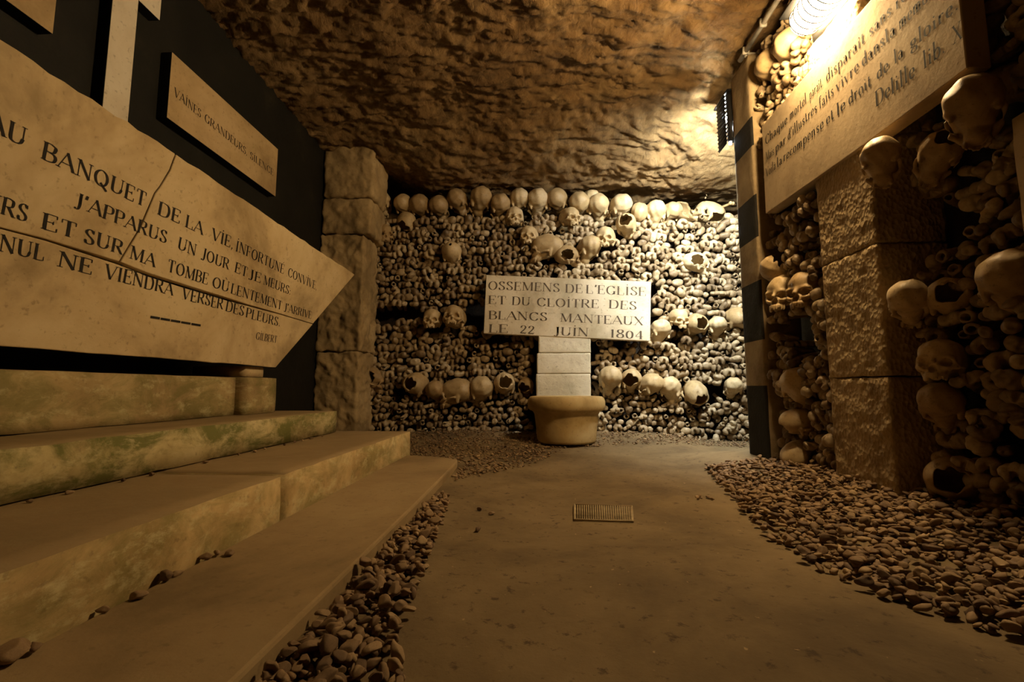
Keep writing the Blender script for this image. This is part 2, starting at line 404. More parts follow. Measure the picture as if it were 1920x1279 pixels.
# ------------------------------------------------------------------ engraved lettering: roman strokes, thick stems and hairlines
TK, TN = 0.135, 0.04
GL = {
 'A': (.74, 'n 0 0 .37 1|k .35 1 .72 0|n .13 .34 .56 .34|s 0 0|s .72 0'),
 'B': (.62, 'k .1 0 .1 1|n .1 1 .3 1|c .3 1 .5 .9 .52 .76 .45 .58 .28 .53|n .1 .53 .3 .53|c .28 .53 .5 .46 .58 .28 .5 .07 .28 0|n .1 0 .3 0|s .08 0|s .08 1'),
 'C': (.72, 'c .64 .78 .5 .97 .34 .98 .14 .82 .07 .5 .14 .18 .34 .02 .52 .04 .66 .24|n .65 .98 .65 .72'),
 'D': (.74, 'k .1 0 .1 1|n .1 1 .34 1|c .32 1 .56 .9 .66 .5 .56 .1 .32 0|n .1 0 .34 0|s .08 0|s .08 1'),
 'E': (.58, 'k .1 0 .1 1|n .1 1 .52 1|n .1 .52 .4 .52|n .1 0 .54 0|n .52 1 .52 .8|n .55 0 .55 .22|n .4 .62 .4 .42|s .08 0|s .08 1'),
 'F': (.56, 'k .1 0 .1 1|n .1 1 .52 1|n .1 .52 .4 .52|n .52 1 .52 .8|n .4 .62 .4 .42|s .1 0|s .08 1'),
 'G': (.76, 'c .64 .78 .5 .97 .34 .98 .14 .82 .07 .5 .14 .18 .34 .02 .54 .06 .62 .2|k .64 .05 .64 .4|n .65 .98 .65 .72|s .64 .41'),
 'I': (.28, 'k .14 0 .14 1|s .14 0|s .14 1'),
 'J': (.38, 'c .26 1 .26 .6 .26 .2 .18 -.06 .02 -.08|k .26 .3 .26 1|s .26 1|o .03 -.04'),
 'L': (.56, 'k .1 0 .1 1|n .1 0 .52 0|n .53 0 .53 .26|s .1 1|s .08 0'),
 'M': (.92, 'n .1 0 .12 1|k .12 1 .46 .04|n .46 .04 .78 1|k .8 0 .8 1|s .1 0|s .8 0|s .08 1|s .82 1'),
 'N': (.78, 'n .1 0 .1 1|k .1 1 .66 0|n .66 0 .66 1|s .1 0|s .08 1|s .66 1'),
 'O': (.78, 'c .39 .99 .16 .84 .07 .5 .16 .16 .39 .01 .62 .16 .71 .5 .62 .84 .39 .99'),
 'P': (.6, 'k .1 0 .1 1|n .1 1 .3 1|c .3 1 .5 .92 .55 .72 .48 .52 .28 .46|n .1 .46 .3 .46|s .1 0|s .08 1'),
 'Q': (.8, 'c .39 .99 .16 .84 .07 .5 .16 .16 .39 .01 .62 .16 .71 .5 .62 .84 .39 .99|k .36 .2 .74 -.18'),
 'R': (.7, 'k .1 0 .1 1|n .1 1 .3 1|c .3 1 .5 .92 .54 .74 .48 .55 .28 .5|n .1 .5 .3 .5|k .32 .5 .62 .02|s .1 0|s .08 1|s .64 0'),
 'S': (.56, 'c .46 .8 .38 .95 .26 .99 .12 .9 .09 .74 .2 .58 .36 .45 .48 .28 .44 .08 .26 .01 .12 .07 .07 .24|n .47 .98 .47 .74|n .06 .02 .06 .28'),
 'T': (.64, 'k .32 0 .32 1|n .04 1 .6 1|n .04 1 .04 .78|n .6 1 .6 .78|s .32 0'),
 'U': (.76, 'k .12 1 .12 .3|c .12 .35 .16 .1 .36 .01 .56 .1 .64 .35|n .64 .3 .64 1|s .12 1|s .64 1'),
 'V': (.74, 'k .04 1 .37 0|n .37 0 .7 1|s .04 1|s .7 1'),
 'X': (.72, 'k .06 1 .64 0|n .06 0 .64 1|s .06 1|s .64 1|s .06 0|s .64 0'),
 '0': (.52, 'c .26 .86 .11 .74 .06 .43 .11 .12 .26 .01 .41 .12 .46 .43 .41 .74 .26 .86'),
 '1': (.3, 'k .15 0 .15 .98|s .15 0|n .04 .86 .15 .98'),
 '2': (.56, 'c .08 .7 .14 .92 .3 .97 .44 .86 .43 .66 .3 .42 .14 .2 .06 .03|k .06 .04 .3 .06|k .3 .06 .48 .02|n .48 .02 .5 .2'),
 '4': (.58, 'k .4 0 .4 .98|n .4 .98 .05 .28|n .05 .28 .56 .28|s .4 0'),
 '8': (.54, 'c .27 .98 .12 .9 .12 .68 .27 .54 .44 .4 .46 .14 .27 .01 .08 .14 .1 .38 .27 .52 .42 .68 .42 .9 .27 .98'),
 "'": (.16, 'k .1 1.02 .06 .76'), '.': (.2, 'o .1 .06'), ',': (.2, 'o .1 .06|n .12 .05 .05 -.14'), ':': (.22, 'o .1 .06|o .1 .48'),
 '-': (.34, 'k .04 .36 .3 .4'),
 'a': (.5, 'c .1 .46 .2 .58 .32 .52 .36 .38 .36 .1 .46 0|c .36 .34 .14 .26 .08 .14 .16 .02 .28 .04 .36 .14|k .36 .1 .36 .42'),
 'b': (.54, 'k .1 0 .1 1.05|c .12 .42 .28 .58 .42 .5 .47 .29 .4 .07 .26 .01 .12 .1'),
 'c': (.44, 'c .38 .46 .28 .57 .16 .5 .07 .29 .14 .07 .26 .02 .4 .14'),
 'd': (.54, 'k .42 0 .42 1.05|c .4 .46 .26 .58 .12 .48 .07 .29 .12 .08 .25 .01 .4 .14|n .42 0 .52 .05'),
 'e': (.46, 'n .08 .32 .4 .32|c .4 .33 .36 .53 .24 .58 .11 .48 .07 .29 .13 .07 .26 .01 .4 .12'),
 'f': (.34, 'k .16 0 .16 .8|c .16 .78 .2 1 .3 1.06 .4 .98|n .04 .56 .32 .56|s .16 0'),
 'g': (.5, 'c .24 .58 .1 .5 .09 .34 .22 .22 .36 .3 .37 .48 .24 .58|c .16 .24 .08 .12 .24 .06 .42 -.02 .42 -.22 .22 -.3 .06 -.2 .1 -.06 .22 .02|n .36 .54 .48 .58'),
 'h': (.56, 'k .1 0 .1 1.05|c .12 .4 .26 .58 .38 .54 .42 .38 .42 .2|k .42 0 .42 .36|s .1 0|s .42 0'),
 'i': (.26, 'k .12 0 .12 .58|s .12 0|n .02 .55 .12 .58|o .12 .82'),
 'l': (.26, 'k .12 0 .12 1.05|s .12 0|n .02 1.0 .12 1.05'),
 'm': (.82, 'k .1 0 .1 .58|c .12 .4 .24 .58 .34 .54 .38 .38 .38 .2|k .38 0 .38 .36|c .4 .4 .52 .58 .62 .54 .66 .38 .66 .2|k .66 0 .66 .36|s .1 0|s .38 0|s .66 0'),
 'n': (.56, 'k .1 0 .1 .58|c .12 .4 .26 .58 .38 .54 .42 .38 .42 .2|k .42 0 .42 .36|s .1 0|s .42 0'),
 'o': (.52, 'c .26 .58 .12 .5 .07 .29 .12 .08 .26 .01 .4 .08 .45 .29 .4 .5 .26 .58'),
 'p': (.54, 'k .1 -.36 .1 .58|c .12 .42 .28 .58 .42 .5 .47 .29 .4 .07 .26 .01 .12 .1|s .1 -.36'),
 'q': (.54, 'k .42 -.36 .42 .56|c .4 .46 .26 .58 .12 .48 .07 .29 .12 .08 .25 .01 .4 .14|s .42 -.36'),
 'r': (.38, 'k .1 0 .1 .58|c .11 .38 .2 .54 .32 .56|o .32 .52|s .1 0'),
 's': (.4, 'c .32 .48 .22 .58 .1 .5 .12 .36 .28 .24 .32 .1 .2 .01 .07 .1'),
 't': (.34, 'k .14 .12 .14 .82|c .14 .2 .17 .03 .25 .01 .33 .1|n .03 .56 .3 .56'),
 'u': (.56, 'k .1 .2 .1 .58|c .1 .26 .14 .04 .24 .01 .36 .1 .42 .24|k .42 0 .42 .58|n .42 0 .52 .04'),
 'v': (.5, 'k .04 .58 .24 0|n .24 0 .44 .58|s .04 .58|s .44 .58'),
}
ACC = {'É': ('E', 'n .24 1.1 .42 1.28'), 'İ': ('I', 'o .14 1.2'), 'Ù': ('U', 'n .28 1.28 .46 1.1'), 'à': ('a', 'n .1 .86 .28 .7'),
       'é': ('e', 'n .2 .7 .36 .88'), 'î': ('i', 'n .02 .74 .12 .9|n .12 .9 .22 .74')}
def catmull(p, k=5):
    out = []
    closed = p[0] == p[-1]
    n = len(p)
    for i in range(n - 1):
        p0 = p[i - 1] if i else (p[-2] if closed else p[0]); p1, p2 = p[i], p[i + 1]
        p3 = p[i + 2] if i + 2 < n else (p[1] if closed else p[-1])
        for j in range(k):
            t = j / k
            out.append(tuple(0.5 * (2 * p1[c] + (p2[c] - p0[c]) * t + (2 * p0[c] - 5 * p1[c] + 4 * p2[c] - p3[c]) * t * t + (3 * p1[c] - p0[c] - 3 * p2[c] + p3[c]) * t ** 3) for c in (0, 1)))
    out.append(p[-1])
    return out
_gc = {}
def glyph(ch):
    if ch in _gc: return _gc[ch]
    if ch in ACC: wd, s = GL[ACC[ch][0]]; s = s + '|' + ACC[ch][1]
    else: wd, s = GL[ch]
    polys = []
    for st in s.split('|'):
        t = st.split(); k = t[0]; a = [float(x) for x in t[1:]]
        if k in 'kn':
            x0, y0, x1, y1 = a; hw = (TK if k == 'k' else TN) / 2
            L = math.hypot(x1 - x0, y1 - y0)
            if k == 'k' and abs(x1 - x0) > 0.1: hw *= 0.95
            nx, ny = -(y1 - y0) / L * hw, (x1 - x0) / L * hw
            polys.append([(x0 + nx, y0 + ny), (x0 - nx, y0 - ny), (x1 - nx, y1 - ny), (x1 + nx, y1 + ny)])
        elif k == 's':
            x, y = a; hw = 0.115
            y0, y1 = (y, y + TN * 0.9) if y < 0.3 else (y - TN * 0.9, y)
            polys.append([(x - hw, y0), (x + hw, y0), (x + hw, y1), (x - hw, y1)])
        elif k == 'o':
            x, y = a
            polys.append([(x + .06 * math.cos(q), y + .06 * math.sin(q)) for q in [i * math.pi / 4 for i in range(8)]])
        elif k == 'c':
            P = catmull([(a[i], a[i + 1]) for i in range(0, len(a), 2)])
            L_, R_ = [], []
            for i, p in enumerate(P):
                q0, q1 = P[max(i - 1, 0)], P[min(i + 1, len(P) - 1)]
                if P[0] == P[-1] and i in (0, len(P) - 1): q0, q1 = P[-2], P[1]
                dx, dy = q1[0] - q0[0], q1[1] - q0[1]; L = math.hypot(dx, dy) or 1
                hw = (TN + (TK * 1.02 - TN) * abs(dy / L) ** 1.6) / 2
                L_.append((p[0] - dy / L * hw, p[1] + dx / L * hw)); R_.append((p[0] + dy / L * hw, p[1] - dx / L * hw))
            for i in range(len(P) - 1):
                polys.append([L_[i], R_[i], R_[i + 1], L_[i + 1]])
    _gc[ch] = (wd, polys)
    return _gc[ch]
def write(face, words, parent, ink, name='inscription_word', lift=0.0012, fade=0.0):
    """words: (text, x0, y0, x1, y1, cap height in m) — measured baseline of each word, laid on the face"""
    out = []
    for text, x0, y0, x1, y1, cap in words:
        vs, fs = [], []
        a, b_ = face.uv(x0, y0), face.uv(x1, y1)
        L = math.hypot(b_[0] - a[0], b_[1] - a[1]); d = ((b_[0] - a[0]) / L, (b_[1] - a[1]) / L)
        nat = sum(glyph(c)[0] for c in text) + 0.10 * (len(text) - 1)
        kx = L / nat; x = 0.0
        for c in text:
            wd, polys = glyph(c)
            dy = rnd.uniform(-0.025, 0.025) * cap; sk = rnd.uniform(-0.02, 0.02)
            for p in polys:
                q = []
                for gx, gy in p:
                    u = (x + gx + sk * gy) * kx; v = gy * cap + dy
                    q.append(len(vs)); vs.append(face.at(a[0] + d[0] * u - d[1] * v, a[1] + d[1] * u + d[0] * v, lift))
                fs.append(q)
            x += wd + 0.10
        out.append(link(name, mesh_np(name, vs, fs, ink, False), parent))
    return out

# ------------------------------------------------------------------ setting
def sm(a, b_, x):
    t = min(1, max(0, (x - a) / (b_ - a))); return t * t * (3 - 2 * t)
def floor_z(x, y):
    z = 0.0
    z += 0.060 * sm(0.60, 1.12, x) * (1 - sm(2.3, 2.8, y))
    z += 0.055 * sm(2.55, 3.3, y) * (1 - sm(0.7, 1.3, x)) 
    z += 0.012 * (1 - sm(-0.36, -0.18, x)) * sm(-0.7, -0.5, x)
    return z
def grid_surface(name, xs, ys, fz, mat, flip=False):
    nx, ny = len(xs), len(ys)
    v = np.array([fz(x, y) for y in ys for x in xs], dtype=np.float32)
    i = np.arange((ny - 1) * nx).reshape(ny - 1, nx)[:, :-1].ravel()
    f = np.stack([i, i + 1, i + nx + 1, i + nx], 1)
    if flip: f = f[:, ::-1]
    return tag(link(name, mesh_quads(name, v, f, mat)), kind='structure')
def floor_pt(x, y):
    p = V((x, y, 0))
    return (x, y, floor_z(x, y) + 0.006 * fbm(p * 3.0, 3) + 0.0022 * fbm(p * 22, 3))
grid_surface('floor', np.arange(-1.75, 2.41, 0.022), np.arange(-1.3, 4.05, 0.022), floor_pt, M_EARTH)

def ceil_base(x, y):
    return 2.045 - 0.05 * sm(0.2, 1.1, x) - 0.155 * sm(2.5, 3.35, y) * sm(-1.35, -0.7, x) - 0.03 * sm(2.4, 3.1, y)
def ceil_pt(x, y):
    p = V((x, y * 0.8, 0.0))
    k = sm(1.2, 2.6, y)                       # bedding shows more towards the back
    sx = 1.0 - 0.35 * k
    q = V(((x + 0.35 * y) * sx, (y - 0.30 * x) * (0.85 + 0.45 * k), 3.1))
    q += mn.noise_vector(q * 2.6) * 0.10
    h = 0.065 * fbm(p * 1.5, 3)
    h += 0.028 * (1 - 2.4 * abs(fbm(q * 4.4, 3))) - 0.015
    h += 0.029 * fbm(q * 10 + V((7, 1, 2)), 4) + 0.010 * (1 - 3 * abs(mn.noise(q * 17))) * 0.7 + 0.011 * mn.noise(q * 34) + 0.008 * mn.noise(q * 66)
    e = sm(0.9, 1.2, x); h *= 1 - 0.55 * e
    return (x, y, ceil_base(x, y) + h)
grid_surface('ceiling', np.arange(-1.75, 2.41, 0.0125), np.arange(-1.3, 4.05, 0.0125), ceil_pt, M_ROCK, True)

def panel(name, P, U, Vv, lu, lv, mat, amp, cell=0.05, freq=4):
    """one rough wall face: normal U x V"""
    P, U, Vv = V(P), V(U), V(Vv); Nn = U.cross(Vv)
    nu, nv = int(lu / cell) + 1, int(lv / cell) + 1
    v = np.array([P + U * (lu * i / nu) + Vv * (lv * j / nv) + Nn * (amp * fbm((P + U * (lu * i / nu) + Vv * (lv * j / nv)) * freq, 4)) for j in range(nv + 1) for i in range(nu + 1)], dtype=np.float32)
    i = np.arange(nv * (nu + 1)).reshape(nv, nu + 1)[:, :-1].ravel()
    f = np.stack([i, i + 1, i + nu + 2, i + nu + 1], 1)
    return tag(link(name, mesh_quads(name, v, f, mat)), kind='structure')
XL = -1.48
panel('wall_left', (XL, -1.3, -0.05), (0, 1, 0), (0, 0, 1), 4.5, 2.35, M_BLACK, 0.004)
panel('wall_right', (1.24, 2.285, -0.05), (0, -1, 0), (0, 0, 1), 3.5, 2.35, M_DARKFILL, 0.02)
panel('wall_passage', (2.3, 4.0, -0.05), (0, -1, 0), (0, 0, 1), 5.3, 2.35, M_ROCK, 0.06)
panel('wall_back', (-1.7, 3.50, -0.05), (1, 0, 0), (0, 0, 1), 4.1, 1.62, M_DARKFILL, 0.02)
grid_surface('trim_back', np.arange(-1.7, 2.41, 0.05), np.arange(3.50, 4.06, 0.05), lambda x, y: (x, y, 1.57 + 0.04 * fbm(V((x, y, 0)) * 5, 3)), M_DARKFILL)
panel('wall_far', (-1.75, 4.0, -0.05), (1, 0, 0), (0, 0, 1), 4.2, 2.35, M_ROCK, 0.05)
panel('wall_front', (2.4, -1.25, -0.05), (-1, 0, 0), (0, 0, 1), 4.2, 2.35, M_ROCK, 0.04)

# ------------------------------------------------------------------ left: black wall with tablets and cross
wf = Face((XL + 0.045, 0, 0), (0, 1, 0), (0, 0, 1))
def wall_tablet(label, y0, y1, z0, z1):
    o = empty('wall_tablet', label, 'tablet', (XL, (y0 + y1) / 2, z0))
    b = prism('stone_panel', wf, [(y0, z0), (y1, z0), (y1, z1), (y0, z1)], 0.045, M_PLAQUE_L, None, 0.002)
    return o, b
def own(parent, *kids):
    bpy.context.view_layer.update()
    for k in [q for k in kids for q in (k if isinstance(k, list) else [k])]:
        k.parent = parent; k.matrix_parent_inverse = Matrix.Translation(-V(parent.location))
def inscribe(panel, words):
    for k in [q for l in words for q in l]: k.parent = panel
t1, b1 = wall_tablet('tan stone tablet reading about vain grandeur, on the black wall right of the cross', 1.622, 2.372, 1.408, 1.682)
l1 = write(wf, [('VAİNES', 326, 179, 376, 221, .036), ('GRANDEURS,', 383, 226.5, 463, 292, .036), ('SİLENCE', 468.5, 297, 512, 330, .036)], None, M_INK2)
own(t1, b1); inscribe(b1, [l1])
t2, b2 = wall_tablet('tan stone tablet cut off at the top left corner, left of the cross', 0.45, 1.197, 1.408, 1.682)
own(t2, b2)
cr = empty('stone_cross', 'pale stone cross on the black wall behind the coffin shaped tomb', 'cross', (XL, 1.42, 1.0))
cs = prism('shaft', wf, [(1.366, 0.98), (1.462, 0.98), (1.462, 1.955), (1.366, 1.955)], 0.045, M_CROSS, None, 0.003)
ca = prism('crossbar', wf, [(1.268, 1.758), (1.3655, 1.758), (1.3655, 1.86), (1.268, 1.86)], 0.045, M_CROSS, None, 0.003)
cb = prism('crossbar', wf, [(1.4625, 1.758), (1.556, 1.758), (1.556, 1.86), (1.4625, 1.86)], 0.045, M_CROSS, None, 0.003)
own(cr, cs, ca, cb)

# sarcophagus
sf = Face((-1.15, 0, 0.45), (0, 1, 0), (0.05, 0, 0.61))
sa = empty('sarcophagus', 'large ochre stone sarcophagus with flaring sides and carved verse on its face', 'sarcophagus', (-1.3, 1.5, 0.45))
TR, BR = sf.uv(665, 515), sf.uv(517, 690)
TOPV = sf.uv(330, 290)[1]
TL, BL = (0.42, TOPV + 0.005), (0.78, 0.0)
BR = (BR[0], 0.0)
joint = [sf.uv(*p) for p in ((330, 289), (319, 319), (300, 351), (291, 362), (263, 428), (225, 491))]
hj = [sf.uv(*p) for p in ((0, 426), (86, 448), (225, 493), (278, 512), (338, 531), (431, 560), (465, 571), (525, 588), (587, 607))]
hl = hj[0]; hj = [(0.55, hl[1] - 0.004)] + hj
gapv = [.003, .003, .004, .006, .010, .011, .010, .006, .004, .003]
g = 0.0024
iJ = 3
mid = joint[-1]
upL = [TL] + [(x, y) for x, y in hj[:iJ]] + [(mid[0] - g, mid[1])] + [(x - g, y) for x, y in joint[::-1][1:]]
upL += jag((joint[0][0] - g, joint[0][1]), TL, 26, 0.004)[1:]
rightend = (hj[-1][0], hj[-1][1])
upR = [(mid[0] + g, mid[1])] + hj[iJ + 1:] + jag(TR, (joint[0][0] + g, joint[0][1]), 30, 0.003) + [(x + g, y) for x, y in joint[:-1]]
lower = jag(BL, BR, 24, 0.0015) + [BR] + [(x, y - gg) for (x, y), gg in zip(hj[::-1], gapv[::-1])]
s_parts = [prism('face_slab', sf, p, 0.035, M_SARC, None, 0.0025) for p in (upL, upR, lower)]
bf = Face(sf.at(0, 0, -0.0352), sf.U, sf.V)
body = prism('body', bf, [(BL[0] + .01, 0.004), (BR[0] - .01, 0.004), (TR[0] - .012, TOPV - .012), (TL[0] + .012, TOPV - .012)], 0.24, M_CRACK, None)
H1 = .040
lines = [
 write(sf, [('AU', -28, 240, 46, 275, .041), ('BANQUET', 77, 296, 271, 388, .041), ('DE', 295, 401, 336, 420, .040), ('LA', 347, 425, 379, 440, .040), ('VİE,', 396, 448, 436, 467, .040), ('İNFORTUNÉ', 441, 470, 531, 514, .040), ("CONVİVE,", 539, 518, 593, 544, .040)], None, M_INK),
 write(sf, [("J'APPARUS", 139, 387, 311, 457, .037), ('UN', 332, 466, 366, 480, .038), ('JOUR', 377, 485, 428, 506, .038), ('ET', 439, 510, 462, 520, .038), ('JE', 466, 522, 488, 530, .038), ('MEURS:', 493, 533, 544, 553, .038)], None, M_INK),
 write(sf, [('MEURS', -105, 366, 49, 417, .037), ('ET', 77, 428, 141, 447, .037), ('SUR', 156, 454, 229, 478, .037), ('MA', 242, 484, 289, 501, .037), ('TOMBE', 313, 509, 388, 534, .038), ('OÙ', 397, 538, 428, 548, .038), ('LENTEMENT', 432, 550, 527, 581, .038), ("J'ARRİVE", 532, 583, 583, 598, .036)], None, M_INK),
 write(sf, [('NUL', -3, 470, 81, 489, .036), ('NE', 107, 498, 171, 515, .037), ('VİENDRA', 195, 521, 323, 554, .038), ('VERSER', 340, 560, 417, 580, .038), ('DES', 422, 583, 456, 593, .038), ('PLEURS.', 460, 595, 524, 612, .038)], None, M_INK),
 write(sf, [('GİLBERT', 479, 636, 518, 643, .030)], None, M_INK2)]
for k in range(5):
    x0, x1 = 281.5 + k * 19.2, 281.5 + k * 19.2 + 17.5
    y0, y1 = 594.5 + k * 3.3, 594.5 + k * 3.3 + 2.8
    if k == 0: dash = []
    a, b_ = sf.uv(x0, y0), sf.uv(x1, y1)
    dash.append([(a[0], a[1] - .003), (b_[0], b_[1] - .003), (b_[0], b_[1] + .004), (a[0], a[1] + .004)])
dv = [sf.at(u, v, .0012) for q in dash for u, v in q]
dl = link('dash_line', mesh_np('dash_line', dv, [tuple(range(4 * k, 4 * k + 4)) for k in range(5)], M_INK, False))
own(sa, body, *s_parts, *lines, dl)

# plinth under it
pl = tag(block('plinth_slab', (-1.46, 0.55, 0.252), (-1.20, 1.785, 0.403), M_PLINTH, r=0.006, amp=0.003, chip=0.006, seed=1), 'long low stone slab lying on the mossy step under the sarcophagus', 'plinth')
eb = tag(block('plinth_block', (-1.44, 1.787, 0.252), (-1.158, 2.0, 0.404), M_PLINTH, r=0.005, amp=0.002, chip=0.004, seed=2), 'square stone block at the far end of the slab under the sarcophagus', 'block')
sp_ = tag(block('spacer_stone', (-1.40, 1.80, 0.4045), (-1.175, 1.925, 0.449), M_SARC, r=0.004, amp=0.001, seed=3), 'small flat stone wedged between the end block and the sarcophagus', 'stone')
# steps
tag(block('stone_step', (-1.47, -0.6, 0.147), (-0.965, 2.20, 0.252), M_MOSSY, cell=0.05, r=0.008, amp=0.004, chip=0.008, seed=4), 'mossy green faced upper step carrying the sarcophagus slab', 'step')
tag(block('stone_step', (-1.47, 1.1545, -0.03), (-0.636, 2.322, 0.146), M_STEP, cell=0.04, r=0.007, amp=0.003, chip=0.008, seed=5), 'far block of the middle stone step, ending before the bone wall', 'step')
tag(block('stone_step', (-1.47, -0.6, -0.03), (-0.634, 1.1475, 0.146), M_STEP, cell=0.05, r=0.012, amp=0.004, chip=0.012, seed=6), 'near block of the middle stone step, long and stained, at lower left', 'step')
# lowest slab, with a rounded far end
gf = Face((0, 0, 0.04), (1, 0, 0), (0, 1, 0))
pts = [(-0.332, -0.5), (-0.335, 0.52), (-0.337, 0.95), (-0.341, 1.39), (-0.346, 1.75), (-0.353, 2.03), (-0.362, 2.10), (-0.42, 2.16), (-0.52, 2.20), (-0.628, 2.22), (-0.628, -0.5)]
sl = prism('kerb_slab', gf, pts, 0.06, M_SLAB, None, 0.006)
tag(sl, 'lowest flat earth coloured slab along the gravel strip', 'slab')

# ------------------------------------------------------------------ rough pier in the back left corner
pr = empty('stone_pier', 'rough stone pier in the back left corner beside the black wall', 'pier', (-1.33, 3.1, 0))
pb = [block('stone_course', (-1.475, 2.99, -0.02), (-1.185, 3.28, 0.60), M_ROUGH, cell=0.009, r=0.010, amp=0.030, freq=16, seed=11),
      block('stone_course', (-1.475, 2.99, 0.603), (-1.175, 3.28, 1.40), M_ROUGH, cell=0.009, r=0.010, amp=0.030, freq=16, seed=12),
      block('stone_course', (-1.475, 2.985, 1.403), (-1.13, 3.28, 1.66), M_ROUGH, cell=0.009, r=0.022, amp=0.024, freq=13, seed=13),
      block('stone_course', (-1.475, 2.98, 1.663), (-1.115, 3.28, 2.05), M_ROUGH, cell=0.009, r=0.03, amp=0.024, freq=13, seed=14)]
own(pr, *pb)

# ------------------------------------------------------------------ basin, white pillar, tablet at the back
prof = [(0.0, 0.0), (0.176, 0.0), (0.182, 0.012), (0.185, 0.05), (0.192, 0.11), (0.199, 0.168), (0.206, 0.182), (0.214, 0.188), (0.228, 0.193), (0.237, 0.205),
        (0.241, 0.225), (0.240, 0.250), (0.233, 0.268), (0.222, 0.277), (0.208, 0.279), (0.19, 0.272), (0.18, 0.24), (0.15, 0.18), (0.0, 0.16)]
ba = tag(lathe('stone_basin', prof[1:-1], M_BASIN, seg=64, loc=(0.178, 2.93, 0.030)), 'round stone basin with a thick rolled rim below the carved tablet', 'basin')
wp = empty('white_pillar', 'squat whitewashed stone pillar rising behind the basin under the tablet', 'pillar', (0.18, 3.2, 0))
wk = []
for i, (z0, z1, a, b_) in enumerate(((0.02, 0.4556, -0.010, 0.362), (0.4562, 0.5986, -0.004, 0.364), (0.5992, 0.720, 0.008, 0.366))):
    wk.append(block('stone_course', (a, 3.175, z0), (b_, 3.47, z1), M_WHITE, cell=0.010, r=0.0025, amp=0.005, freq=18, chip=0.006, seed=20 + i))
own(wp, *wk)
A_, B_, C_, D_ = [hY(x, y, 3.17) for x, y in ((911.9, 515.5), (1221, 528.3), (1219, 639.5), (906.8, 624.9))]
tf = Face(D_, C_ - D_, A_ - D_)
U_ = (C_ - D_).normalized(); V_ = V((-U_.z, 0, U_.x)); tf = Face(D_, U_, V_)
tb = empty('inscribed_tablet', 'cream stone tablet with four carved lines, set in the back wall of bones', 'tablet', D_)
tp = prism('stone_panel', tf, [tf.uv(906.8, 624.9), tf.uv(1219, 639.5), tf.uv(1221, 528.3), tf.uv(911.9, 515.5)], 0.06, M_TABLET, None, 0.003)
M_INK3 = flat_mat('faded_letter_paint', (0.12, 0.09, 0.06))
tl = [write(tf, [('OSSEMENS', 915, 542.8, 1049.5, 547.6, .060), ('DE', 1060, 548.5, 1092, 549.8, .060), ("L'EGLİSE", 1098.7, 550, 1211, 555.3, .060)], None, M_INK3),
      write(tf, [('ET', 915.5, 570, 949, 571, .058), ('DU', 960, 571.6, 994, 573, .058), ('CLOİTRE', 1006.7, 574, 1122.4, 578, .058), ('DES', 1141.6, 578.4, 1193.5, 580.8, .058)], None, M_INK3),
      write(tf, [('BLANCS', 916.4, 598.4, 1025.8, 602, .058), ('MANTEAUX', 1050.4, 603.5, 1206, 610.3, .058)], None, M_INK3),
      write(tf, [('LE', 916.4, 623.2, 952, 624.6, .058), ('22', 974.8, 625, 1002, 626.2, .056), ('JUİN', 1039, 628.3, 1103.3, 631.3, .058), ('1804', 1144, 633, 1206.3, 636, .058)], None, M_INK3)]
own(tb, tp); inscribe(tp, tl)

# ------------------------------------------------------------------ right: long tablet, pillar, post
rf = Face((1.0, 0, 0), (0, -1, 0), (0, 0, 1))
rp = empty('inscribed_tablet', 'long tan stone tablet of verse high on the right wall under the lamp', 'tablet', (1.0, 1.5, 1.1))
rpp = prism('stone_panel', rf, [(-2.010, 1.118), (-1.70, 1.108), (-1.40, 1.099), (-1.058, 1.099), (-1.058, 1.514), (-2.0, 1.515)], 0.055, M_RPLAQUE, None, 0.003)
CH = .040
rl = [write(rf, [('Chaque', 1436, 272, 1477, 230, CH), ('mortel', 1482, 225, 1513, 193, CH), ('paraît,', 1519, 187, 1544, 160, CH), ('disparaît', 1550, 154, 1622, 79, CH), ('sans', 1631, 70, 1672, 27, CH), ('retour', 1681, 18, 1752, -57, CH)], None, M_INK),
      write(rf, [('Mais', 1437, 303, 1452, 289, CH), ('par', 1455, 286, 1474, 267, CH), ("d'illustres", 1478, 263, 1533, 208, CH), ('faits', 1537, 204, 1564, 177, CH), ('vivre', 1569, 172, 1611, 131, CH), ('dans', 1617, 125, 1659, 84, CH), ('la', 1662, 81, 1680, 63, CH), ('mémoire', 1687, 56, 1770, -26, CH)], None, M_INK),
      write(rf, [('Voilà', 1437, 333, 1455, 317, CH), ('la', 1458, 314, 1467, 306, CH), ('recompense', 1470, 303, 1545, 239, CH), ('et', 1550, 234, 1564, 222, CH), ('le', 1570, 217, 1586, 203, CH), ('droit', 1592, 197, 1634, 160, CH), ('de', 1645, 150, 1667, 131, CH), ('la', 1678, 121, 1695, 106, CH), ('gloire.', 1708, 94, 1798, 16, CH)], None, M_INK),
      write(rf, [('Delille', 1643, 201, 1717, 142, .046), ('lib.', 1733, 129, 1773, 97, .046), ('X', 1789, 84, 1805, 71, .044)], None, M_INK)]
own(rp, rpp); inscribe(rpp, rl)

